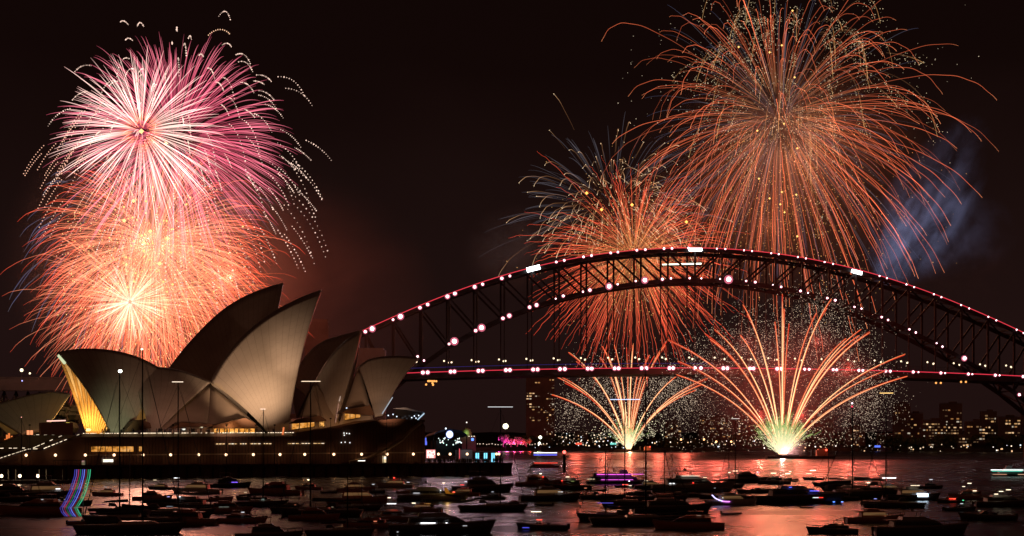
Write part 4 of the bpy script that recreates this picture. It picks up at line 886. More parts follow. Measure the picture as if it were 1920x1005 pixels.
for i, (px, c, h, pw) in enumerate(((944, (1, .05, .6), 13, 9000), (958, (1, .08, .12), 9, 6000), (970, (1, .05, .3), 8, 6000), (987, (1, .06, .05), 7, 4000))):
    e_ = tree('lit_tree', at(px, 836, 2240), h, 8, MLAB[i], 'coloured lit trees on the point', mat('pale leaves', (.25, .22, .2), .8), 420, i)
    for dx in (-4, 4): lamp('uplight', 'POINT', (dx, -7, 3), pw, c, e_, 1)
p = at(875, 829, 2280); e_ = empty('domed_pavilion', (p.x, p.y, 0)); tag(e_, 'small domed building with green lit roof beyond the quay', 'building')
MB().box((0, 0, 9), (22, 12, 18)).build('wall', WALLD, e_); MB().ball((0, 0, 20), 6, 12, 8, sq=(1, 1, 1.3)).build('dome', mat('copper green', (.2, .28, .12), .6), e_); MB().tube([(0, 0, 26), (0, 0, 33)], [.5, .2], 5).build('spire', BLACK, e_)
for dx in (-9, -6, -3, 0, 3, 6, 9): MB().ball((dx, -6.5, 17.5), .6, 6, 4).build('lamp', emit((1, .85, .6), 1.5), e_)
MB().ball((0, -1, 34), .8, 6, 4).build('lamp', emit((1, .9, .8), 2), e_); lamp('dome_glow', 'POINT', (0, -10, 22), 1200, (.7, 1, .4), e_, .5)
# ------------------------------------------------------------------ event stage and crowd on the quay tip
def stq(px, y, off): return pa(px, y, off)
e_ = empty('event_stage', stq(843, 858, -10)); e_.rotation_euler.z = TH; tag(e_, 'dark arched stage canopy with a round white lit disc and twinkling lamps', 'stage')
def loc_st(px, y, off=-10.0):
    v = stq(px, y, off)-e_.location; return Vector((v.dot(E1), v.dot(E2), v.z))
DISC = MB(); c0 = loc_st(843, 814.5, -12)
DISC.tube([c0+Vector((0, -.1, 0)), c0+Vector((0, .3, 0))], 1.22, 28); DISC.build('round_screen', emit((.82, .92, 1), 1.6), e_)
rim = MB(); rim.tube([c0+Vector((1.3*math.cos(a), 0, 1.3*math.sin(a))) for a in np.linspace(0, 2*math.pi, 28)], .10, 5); rim.build('screen_rim', emit((.1, .2, 1), .7), e_)
arch = [loc_st(x, y, -9) for x, y in ((812, 815), (822, 808), (843, 803.5), (864, 807), (876, 815))]
ca = MB(); n_ = len(arch)
for i in range(n_-1):
    a, q_ = arch[i], arch[i+1]; ca.add([a, q_, q_+Vector((0, 9, -1)), a+Vector((0, 9, -1)), a-Vector((0, 0, .5)), q_-Vector((0, 0, .5)), q_+Vector((0, 9, -1.5)), a+Vector((0, 9, -1.5))], [(0, 1, 2, 3), (7, 6, 5, 4), (0, 4, 5, 1), (2, 6, 7, 3)])
ca.build('canopy', mat('navy canopy', (.02, .025, .06), .6), e_)
for x in (813, 875): q_ = loc_st(x, 815, -9); MB().tube([(q_.x, q_.y, 0), q_], .2, 6).build('canopy_leg', STEEL, e_)
b_ = loc_st(843, 840, -8); MB().box((b_.x, b_.y+3, (b_.z)), (9.5, 5, 5.2)).build('stage_house', BLACK, e_)
rs = random.Random(4)
for i in range(24):
    q_ = loc_st(rs.uniform(822, 865), rs.choice((822, 825, 827, 829, 831, 834))+rs.uniform(-1, 1), -11.5); MB().ball(q_, rs.uniform(.13, .24), 6, 4).build('stage_lamp', emit(rs.choice(((.7, 1, .9), (.9, 1, 1), (1, .9, .8))), 1.8), e_)
for pp, c in (((836, 803.5), (.7, .85, 1)), ((886, 824), (.1, .25, 1))): q_ = loc_st(pp[0], pp[1], -12); MB().ball(q_, .3 if c[0] > .5 else .5, 8, 5).build('stage_lamp', emit(c, 2.5), e_)
o = MB(); q_ = stq(861, 858, -14); e2_ = empty('light_mast', (q_.x, q_.y, ZQ)); e2_.rotation_euler.z = TH; tag(e2_, 'slim mast with a red light strip and white head beside the stage', 'mast')
MB().tube([(0, 0, 0), (0, 0, 7.2)], .14, 6).build('pole', STEEL, e2_); MB().beam((0, -.22, 1.2), (0, -.22, 4.8), .22, .2).build('red_strip', emit((1, .12, .15), .9), e2_); MB().box((-.2, -.2, 7.1), (1.1, .4, .5)).build('lamp_head', emit((.8, 1, .95), 1.3), e2_)
q_ = stq(874, 858, -14); e2_ = empty('event_cabin', (q_.x, q_.y, ZQ), TH); tag(e2_, 'plain pale grey box cabin on the quay right of the stage mast', 'cabin')
MB().box((0, 2, 2.2), (4.6, 4, 4.4)).build('wall', mat('pale panel', (.40, .38, .40), .6), e2_); MB().box((0, 2, 4.5), (4.9, 4.3, .2)).build('roof', BLACK, e2_)
lamp('cabin_light', 'POINT', (0, -3, 4), 45, (1, .8, .8), e2_, .2)
q_ = stq(808, 858, -22); e2_ = empty('lit_signboard', (q_.x, q_.y, ZQ), TH); tag(e2_, 'glowing white and red signboard at the podium corner', 'sign')
MB().box((0, .1, 3.1), (3.2, .2, 2.8)).build('sign_panel', emit((1, .30, .28), 1.1), e2_)
m = MB(); rs = random.Random(8)
for j in range(5):
    for i in range(7):
        if rs.random() < .75: m.box((-1.3+i*.42, -.06, 2.0+j*.5), (.34, .08, .38))
m.build('sign_marks', emit((1, .82, .75), 1.6), e2_)
for x in (-1.2, 1.2): MB().tube([(x, .15, 0), (x, .15, 1.8)], .09, 5).build('leg', BLACK, e2_)
for i, px in enumerate((895, 910.5, 924.5)):
    q_ = stq(px, 858, -30); e2_ = empty('light_column', (q_.x, q_.y, ZQ), TH); tag(e2_, '%s cyan glowing twin light column right of the pale cabin' % ORD[i], 'light column', 'cyan light columns')
    MB().box((0, 0, .2), (1.6, .6, .4)).build('base', BLACK, e2_)
    for dx in (-.36, .36): MB().box((dx, 0, 1.9), (.34, .34, 3.0)).build('tube', emit((.22, .75, 1), 1.6), e2_)
for i, (px, y) in enumerate(((797, 824), (798, 831))):
    o = hp(MB().box(tuple(stq(px, y, -34)), (.8, .4, 1.2), TH).build('blue_lamp', emit((.15, .2, 1), 1)))
# people: skinned figure, one continuous body, several poses
def person_mesh(pose, s):
    J = {'pelvis': (0, 0, .95), 'chest': (0, 0, 1.32), 'neck': (0, 0, 1.50), 'head': (0, -.02, 1.64), 'top': (0, -.01, 1.74)}
    rad = {'pelvis': .15, 'chest': .17, 'neck': .06, 'head': .105, 'top': .07}; Ed = [('pelvis', 'chest'), ('chest', 'neck'), ('neck', 'head'), ('head', 'top')]
    for sd in (-1, 1):
        k = 'r' if sd > 0 else 'l'; up_ = pose[k]
        J['sh'+k] = (sd*.19, 0, 1.44); rad['sh'+k] = .06; Ed.append(('chest', 'sh'+k))
        if up_ == 2: el, ha = (sd*.34, -.15, 1.62), (sd*.22, -.25, 1.86)
        elif up_ == 1: el, ha = (sd*.26, -.10, 1.2), (sd*.12, -.32, 1.38)
        else: el, ha = (sd*.25, .02, 1.16), (sd*.24, -.06, .90)
        J['el'+k] = el; rad['el'+k] = .045; J['ha'+k] = ha; rad['ha'+k] = .035; Ed += [('sh'+k, 'el'+k), ('el'+k, 'ha'+k)]
        J['hip'+k] = (sd*.1, 0, .88); rad['hip'+k] = .10; J['kn'+k] = (sd*.12, -.04*sd*s, .48); rad['kn'+k] = .065; J['an'+k] = (sd*.13, .05*sd*s, .07); rad['an'+k] = .045; J['to'+k] = (sd*.14, .05*sd*s-.16, .03); rad['to'+k] = .035
        Ed += [('pelvis', 'hip'+k), ('hip'+k, 'kn'+k), ('kn'+k, 'an'+k), ('an'+k, 'to'+k)]
    ks = list(J); me = bpy.data.meshes.new('person'); me.from_pydata([J[k] for k in ks], [(ks.index(a), ks.index(b)) for a, b in Ed], [])
    o = bpy.data.objects.new('tmp', me); col.objects.link(o); md = o.modifiers.new('s', 'SKIN'); sv = me.skin_vertices[0].data
    for i, k in enumerate(ks): sv[i].radius = (rad[k], rad[k]*.85); sv[i].use_root = (k == 'pelvis')
    md2 = o.modifiers.new('b', 'SUBSURF'); md2.levels = 1; md2.render_levels = 1
    dg = bpy.context.evaluated_depsgraph_get(); r = bpy.data.meshes.new_from_object(o.evaluated_get(dg)); bpy.data.objects.remove(o); r.name = 'person'; return r
PM = []
for i, ps in enumerate(({'l': 0, 'r': 0}, {'l': 0, 'r': 1}, {'l': 1, 'r': 1}, {'l': 0, 'r': 2})):
    for c in ((.05, .045, .06), (.20, .17, .17)):
        me = person_mesh(ps, 1 if i % 2 else -1); me.materials.clear(); me.materials.append(mat('clothes %s' % c[0], c, .9)); PM.append((me, i))
rs = random.Random(77)
PL = ['person standing in dark silhouette at the rail of the crowded quay tip', 'person holding a phone up among the crowd on the quay tip', 'person with both hands raised to the chest among the crowd on the quay tip', 'person with one arm in the air among the crowd on the quay tip']
for k in range(130):
    px = 800+158*(rs.random()**.8); off = rs.uniform(-48.3, -40); q_ = stq(px, 850, off); me, pi = rs.choice(PM)
    if q_.dot(E1) > (wld(s_end-1, off, 0)).dot(E1): continue
    o = mobj('person', me, None, (q_.x, q_.y, ZQ), rs.uniform(0, 6.28), rs.uniform(.9, 1.06)); tag(o, PL[pi], 'person', ['crowd standing on the quay tip', 'crowd holding phones on the quay tip', 'crowd with raised hands on the quay tip', 'crowd waving on the quay tip'][pi])
for k in range(60):
    px = rs.choice((rs.uniform(290, 400), rs.uniform(150, 540))); q_ = pa(px, 812, -35.2+rs.uniform(0, 1.0)); zt = pa(px, 813.5, -36).z
    me, pi = rs.choice(PM[:4]); o = mobj('person', me, None, (q_.x, q_.y, zt), rs.uniform(0, 6.28), rs.uniform(.9, 1.06)); tag(o, 'person standing behind the lit parapet of the podium' if pi == 0 else 'person holding a phone behind the lit parapet of the podium', 'person', 'spectators on the podium' if pi == 0 else 'spectators with phones on the podium')

# landing stage with lamp posts at the western edge
e_ = empty('jetty', wat(45, 907)); e_.location.z = 0; tag(e_, 'low floating jetty with steel piles below the stairs', 'jetty')
MB().box((0, 0, .5), (24, 4, .8), .0).build('pontoon', mat('grey planks', (.12, .10, .09), .8), e_)
for i, dx in enumerate((-10, -4.4, -2.5, 3.5, 5.3, 9.5)): MB().tube([(dx, 1.5, -1), (dx, 1.5, 3.6)], .13, 6).build('pile', mat('galvanised steel', (.4, .36, .3), .5, .4), e_)
for px in (5, 39.5, 73):
    v = wat(px, 907); MB().ball((v.x-e_.location.x, -1.2, 2.0), .42, 10, 6).build('lamp', emit((1, .78, .5), 5), e_); lamp('jetty_light', 'POINT', (v.x-e_.location.x, -1.8, 2.2), 90, (1, .7, .4), e_, .3)

# ------------------------------------------------------------------ boats
def hull_mesh(L, B, fb, kind='motor'):
    """lofted hull, bow towards +x, waterline z=0"""
    m = MB(); NS = 14; prof = []
    for i in range(NS+1):
        t_ = i/NS; x = -L/2+L*t_
        if kind == 'sail': hb = B/2*(math.sin(math.pi*min(1, (t_*.86+.14)))**.75)*(1 if t_ < .98 else .4); sh = fb*(1.0+.35*t_**2)
        else: hb = B/2*(1-max(0, (t_-.45)/.55)**2.3)*(.92+.08*min(1, t_*4)); sh = fb*(1+.55*t_**2)
        hb = max(hb, .03); rake = (.07*L if kind != 'sail' else .09*L)*max(0, (t_-.75)/.25)
        st_ = -.04*L*(1-t_*8) if (kind == 'sail' and t_ < .125) else 0
        prof.append([(x-rake*1.0, 0, -.45), (x-rake*.8, -hb*.78, -.15), (x-rake*.5+st_*.5, -hb*.92, sh*.45), (x+st_, -hb, sh), (x+st_, -hb+.10, sh+.09), (x+st_, 0, sh+.13), (x+st_, hb-.10, sh+.09), (x+st_, hb, sh), (x-rake*.5+st_*.5, hb*.92, sh*.45), (x-rake*.8, hb*.78, -.15)])
    for r in prof: m.v += r
    K = 10
    for i in range(NS):
        for j in range(K):
            a, b_ = i*K+j, i*K+(j+1) % K; m.f.append((a, b_, b_+K, a+K)); m.m.append(1 if j in (4, 5) else (2 if j in (3, 6) else 0))
    m.f.append(tuple(range(K))); m.m.append(0); m.f.append(tuple(range(NS*K, NS*K+K))[::-1]); m.m.append(0)
    return m
MC = {}
def cm(key, fn, mats, smooth=False):
    if key not in MC: MC[key] = fn().mesh(key[0], mats, smooth)
    return MC[key]
def loftbox(z0, z1, x0, x1, w0, w1, fr=0, br=0, mi=0, m=None):
    m = m or MB(); return m.add([(x0, -w0/2, z0), (x1, -w0/2*.8, z0), (x1, w0/2*.8, z0), (x0, w0/2, z0), (x0+br, -w1/2, z1), (x1-fr, -w1/2*.75, z1), (x1-fr, w1/2*.75, z1), (x0+br, w1/2, z1)],
        [(0, 3, 2, 1), (4, 5, 6, 7), (0, 1, 5, 4), (1, 2, 6, 5), (2, 3, 7, 6), (3, 0, 4, 7)], mi)
def rail(L, B, fb, h=.55):
    m = MB(); pts = []
    for i in range(11):
        t_ = .45+.55*i/10; hb = B/2*(1-max(0, (t_-.45)/.55)**2.3)*.95; pts.append((-L/2+L*t_*.985, hb, fb*(1+.55*t_**2)+.1))
    for sg in (-1, 1):
        pp = [(p[0], p[1]*sg, p[2]) for p in pts]; m.tube([(p[0], p[1], p[2]+h) for p in pp], .03, 4)
        for p in pp[::2]: m.tube([p, (p[0], p[1], p[2]+h)], .025, 4)
    return m
def bar(e_, x, y, z, ln, c, s, nm='deck_light', r=.09, ang=0):
    a = Vector((x-ln/2*math.cos(ang), y, z-ln/2*math.sin(ang))); b_ = Vector((x+ln/2*math.cos(ang), y, z+ln/2*math.sin(ang)))
    return MB().beam(a, b_, r*2, r*2).build(nm, emit(c, s), e_)
HM = {'w': HULLW, 'g': HULLG, 'n': HULLN, 'r': HULLR, 'k': HULLK}
def boat(kind, px, wy, lpx, head, hc, lights, label, bands=None, mast=None, extra=None):
    p = wat(px, wy); ca = abs(math.cos(R(head))); L = lpx/F*p.y/max(.5, ca)*1.06
    ZS = .78
    nm = {'cruiser': 'motor_cruiser', 'yacht': 'motor_yacht', 'sail': 'sailing_yacht', 'tender': 'tender', 'ferry': 'ferry', 'run': 'runabout'}[kind]
    e_ = empty(nm, (p.x, p.y, 0), R(head)); h = HM[hc]; e_.scale = (1, 1, ZS)
    tag(e_, label, {'sail': 'sailboat', 'tender': 'dinghy', 'ferry': 'ferry', 'yacht': 'yacht'}.get(kind, 'boat'), {'sail': 'sailing boats at anchor', 'tender': 'tenders', 'ferry': 'ferries', 'yacht': 'large motor yachts at anchor'}.get(kind, 'motor boats at anchor'))
    if kind in ('cruiser', 'run'):
        k = L/10; B = 3.3*k; fb = 1.05*k
        hull_mesh(L, B, fb).build('hull', [h, TEAK, HULLG], e_, True)
        if kind == 'cruiser':
            loftbox(fb*1.05, fb+1.35*k, -2.6*k, 2.6*k, 2.6*k, 2.2*k, 1.1*k, .2*k).build('cabin', h if hc != 'k' else HULLG, e_)
            w_ = MB(); loftbox(fb+.62*k, fb+1.22*k, -2.3*k, 2.05*k, 2.63*k, 2.36*k, .55*k, .1*k, m=w_); w_.build('windows', GLASS if int(px) % 4 else emit((1, .5, .2), .12), e_)
            fm_ = MB(); loftbox(fb+1.36*k, fb+1.5*k, -3.1*k, 1.6*k, 2.5*k, 2.5*k, .1*k, 0, m=fm_); loftbox(fb+1.5*k, fb+2.0*k, -1.6*k, .9*k, 2.1*k, 1.9*k, .5*k, .05*k, m=fm_); fm_.build('flybridge', h if hc != 'k' else HULLG, e_)
            bm = MB(); loftbox(fb+3.1*k, fb+3.2*k, -2.4*k, .4*k, 2.2*k, 2.1*k, .1*k, 0, m=bm)
            bm.build('bimini', CANVAS, e_)
            for x in (-2.2, .2):
                for y in (-.95, .95): MB().tube([(x*k*.9, y*k, fb+1.5*k), (x*k, y*k, fb+3.1*k)], .03*k, 4).build('bimini_leg', ALU, e_)
            MB().tube([(-1.9*k, 0, fb+3.2*k), (-2.1*k, 0, fb+4.3*k)], .035*k, 4).build('aerial', ALU, e_)
        else:
            loftbox(fb*1.1, fb+.5*k, -.2*k, 2.9*k, 2.5*k, 1.9*k, 1.3*k, .2*k).build('foredeck', h, e_); ws = MB(); loftbox(fb+.5*k, fb+1.05*k, -.3*k, 1.2*k, 2.2*k, 1.7*k, .7*k, .5*k, m=ws); ws.build('windscreen', GLASS, e_)
            st_ = MB()
            for y in (-.6, .6): st_.box((-1.3*k, y*k, fb+.35*k), (.6*k, .6*k, .6*k))
            st_.build('seats', CANVAS, e_); MB().box((-L/2-.1*k, 0, fb*.8), (.6*k, .6*k, 1.3*k)).build('outboard_motor', BLACK, e_)
        rail(L, B, fb, .5*k).build('bow_rail', ALU, e_); top = fb+3.2*k
    elif kind == 'yacht':
        k = L/20; B = 5.2*k; fb = 2.0*k
        hull_mesh(L, B, fb).build('hull', [h, TEAK, HULLG], e_, True)
        loftbox(fb*1.03, fb+1.9*k, -6.5*k, 5.2*k, 4.4*k, 3.9*k, 2.6*k, .3*k).build('saloon', h if hc != 'k' else HULLG, e_)
        w_ = MB(); loftbox(fb+.75*k, fb+1.6*k, -6.1*k, 4.2*k, 4.43*k, 4.1*k, 1.3*k, .2*k, m=w_); w_.build('windows', GLASS, e_)
        u_ = MB(); loftbox(fb+1.9*k, fb+2.1*k, -7.6*k, 2.6*k, 4.4*k, 4.4*k, .2*k, 0, m=u_); loftbox(fb+2.1*k, fb+2.9*k, -4.6*k, 1.7*k, 3.6*k, 3.2*k, 1.3*k, .2*k, m=u_); u_.build('flybridge', h if hc != 'k' else HULLG, e_)
        rd_ = MB(); loftbox(fb+4.2*k, fb+4.35*k, -4.2*k, 0, 3.4*k, 3.2*k, .2*k, 0, m=rd_)
        rd_.build('hardtop', h if hc != 'k' else HULLG, e_)
        for x in (-3.9, -.5):
            for y in (-1.5, 1.5): MB().tube([(x*k-.3*k, y*k, fb+2.9*k), (x*k, y*k, fb+4.2*k)], .07*k, 4).build('hardtop_leg', ALU, e_)
        am = MB(); am.tube([(-3*k, 0, fb+4.3*k), (-3.3*k, 0, fb+6.0*k)], .06*k, 5); am.ball((-2*k, 0, fb+4.7*k), .38*k, 8, 6); am.build('radar_mast', ALU, e_)
        rail(L, B, fb, .8*k).build('bow_rail', ALU, e_); top = fb+4.4*k
    elif kind == 'sail':
        k = L/12; B = 3.4*k; fb = 1.15*k
        hull_mesh(L, B, fb, 'sail').build('hull', [h, TEAK, HULLG], e_, True)
        loftbox(fb*1.1, fb+.62*k, -1.6*k, 3.2*k, 2.0*k, 1.6*k, .9*k, .2*k).build('coachroof', HULLW, e_)
        loftbox(fb+.6*k, fb+1.35*k, -2.7*k, -1.2*k, 2.0*k, 1.7*k, .5*k, .1*k).build('sprayhood', CANVAS, e_)
        hm_ = (mast/ZS if mast else 15*k); MB().tube([(1.1*k, 0, fb), (1.1*k, 0, hm_)], [.085*k+.02, .05*k+.015], 8).build('mast', ALU if hc != 'k' else BLACK, e_)
        MB().tube([(1.0*k, 0, fb+1.6*k), (-3.9*k, 0, fb+1.5*k)], .08*k, 6).build('boom', ALU, e_)
        MB().tube([(.8*k, 0, fb+1.95*k), (-1.5*k, 0, fb+1.85*k), (-3.6*k, 0, fb+1.68*k)], [.3*k, .24*k, .13*k], 8).build('sail_cover', CANVAS if hc != 'y' else YCANVAS, e_, True)
        rg_ = MB(); rg_.tube([(1.1*k, 0, hm_*.98), (L/2-.2*k, 0, fb*1.4)], .012*k+.004, 4); rg_.tube([(1.1*k, 0, hm_*.98), (-L/2+.2*k, 0, fb*1.1)], .010*k+.004, 4)
        for sg in (-1, 1): rg_.tube([(1.1*k, 0, hm_*.95), (1.0*k, sg*1.2*k, hm_*.52), (1.0*k, sg*B*.46, fb*1.2)], .010*k+.004, 4); rg_.tube([(1.1*k, 0, hm_*.52), (1.0*k, sg*1.2*k, hm_*.52)], .04*k, 4)
        rg_.build('rigging', STEEL, e_)
        rv = MB(); rv.tube([(L/2-.5*k, 0, fb*1.5), (1.5*k, 0, hm_*.93)], [.07*k, .02*k], 6); rv.build('furled_jib', CANVAS, e_); top = hm_
        rail(L, B*.9, fb*.85, .5*k).build('bow_rail', ALU, e_)
    elif kind == 'tender':
        k = L/4; m = MB()
        for sg in (-1, 1): m.tube([(-2*k, sg*.75*k, .3*k), (.6*k, sg*.75*k, .32*k), (1.5*k, sg*.45*k, .42*k), (1.95*k, 0, .5*k)], [.22*k, .24*k, .22*k, .18*k], 8)
        m.build('inflatable_tube', RUBBER, e_, True); MB().box((-.3*k, 0, .15*k), (3.2*k, 1.2*k, .12*k)).build('floor', HULLG, e_); MB().box((-2.1*k, 0, .55*k), (.35*k, .35*k, .9*k)).build('outboard_motor', BLACK, e_)
        MB().box((-.5*k, 0, .5*k), (.3*k, 1.2*k, .08*k)).build('thwart', TEAK, e_); top = .8*k
    elif kind == 'ferry':
        k = L/30; B = 7*k; fb = 1.6*k
        hull_mesh(L, B, fb).build('hull', [h, TEAK, HULLG], e_, True)
        loftbox(fb*1.02, fb+2.5*k, -13.5*k, 10*k, 6.4*k, 6.2*k, 1.2*k, .3*k).build('main_deck', HULLG, e_); loftbox(fb+2.6*k, fb+4.9*k, -12*k, 7*k, 6.0*k, 5.8*k, 1.2*k, .3*k).build('upper_deck', HULLG, e_)
        loftbox(fb+5.0*k, fb+7.0*k, 1*k, 5*k, 4*k, 3.6*k, .6*k, .2*k).build('wheelhouse', HULLG, e_)
        w_ = MB(); loftbox(fb+1.0*k, fb+2.0*k, -13*k, 9*k, 6.5*k, 6.35*k, .6*k, .2*k, m=w_); loftbox(fb+3.4*k, fb+4.4*k, -11.6*k, 6*k, 6.1*k, 5.95*k, .6*k, .2*k, m=w_); w_.build('windows', GLASS, e_)
        MB().tube([(-2*k, 0, fb+5*k), (-2.2*k, 0, fb+9.5*k)], .12*k, 5).build('mast', ALU, e_); top = fb+7*k
    sgn = 1 if abs(head) < 90 else -1
    for (fx, zf, ln, c, s) in lights:
        # fx along picture x as fraction of the length from the middle, zf in px above the waterline, ln in px
        x = sgn*fx*L; z = zf/F*p.y/ZS; l_ = max(ln/F*p.y, .12)
        # keep fittings on the camera side of the boat
        hb = {'cruiser': 1.32, 'run': 1.2, 'yacht': 2.24, 'sail': .3, 'tender': .6, 'ferry': 3.3}[kind]*k
        y = -hb*sgn
        if kind == 'sail' and zf > 30: x, y = 1.1*k, -.25*sgn
        bar(e_, x, y, z, l_, c, s, {(1, .05, .03): 'port_light', (.1, .9, .4): 'starboard_light'}.get(c, 'deck_light'), r=.75/F*p.y if ln > 2.5 else 1.1/F*p.y)
        if not (kind == 'sail' and zf > 30) and kind != 'tender' and zf/F*p.y/ZS > top-.1*k:
            MB().tube([(x, y*.5, fb), (x, y, z)], .03*k, 4).build('light_pole', ALU, e_)
    return e_
Wh, Wm, Rd, Gr, Bl, Mg = (.95, .97, 1), (1, .82, .55), (1, .05, .03), (.1, .9, .4), (.15, .15, 1), (.9, .12, .8)
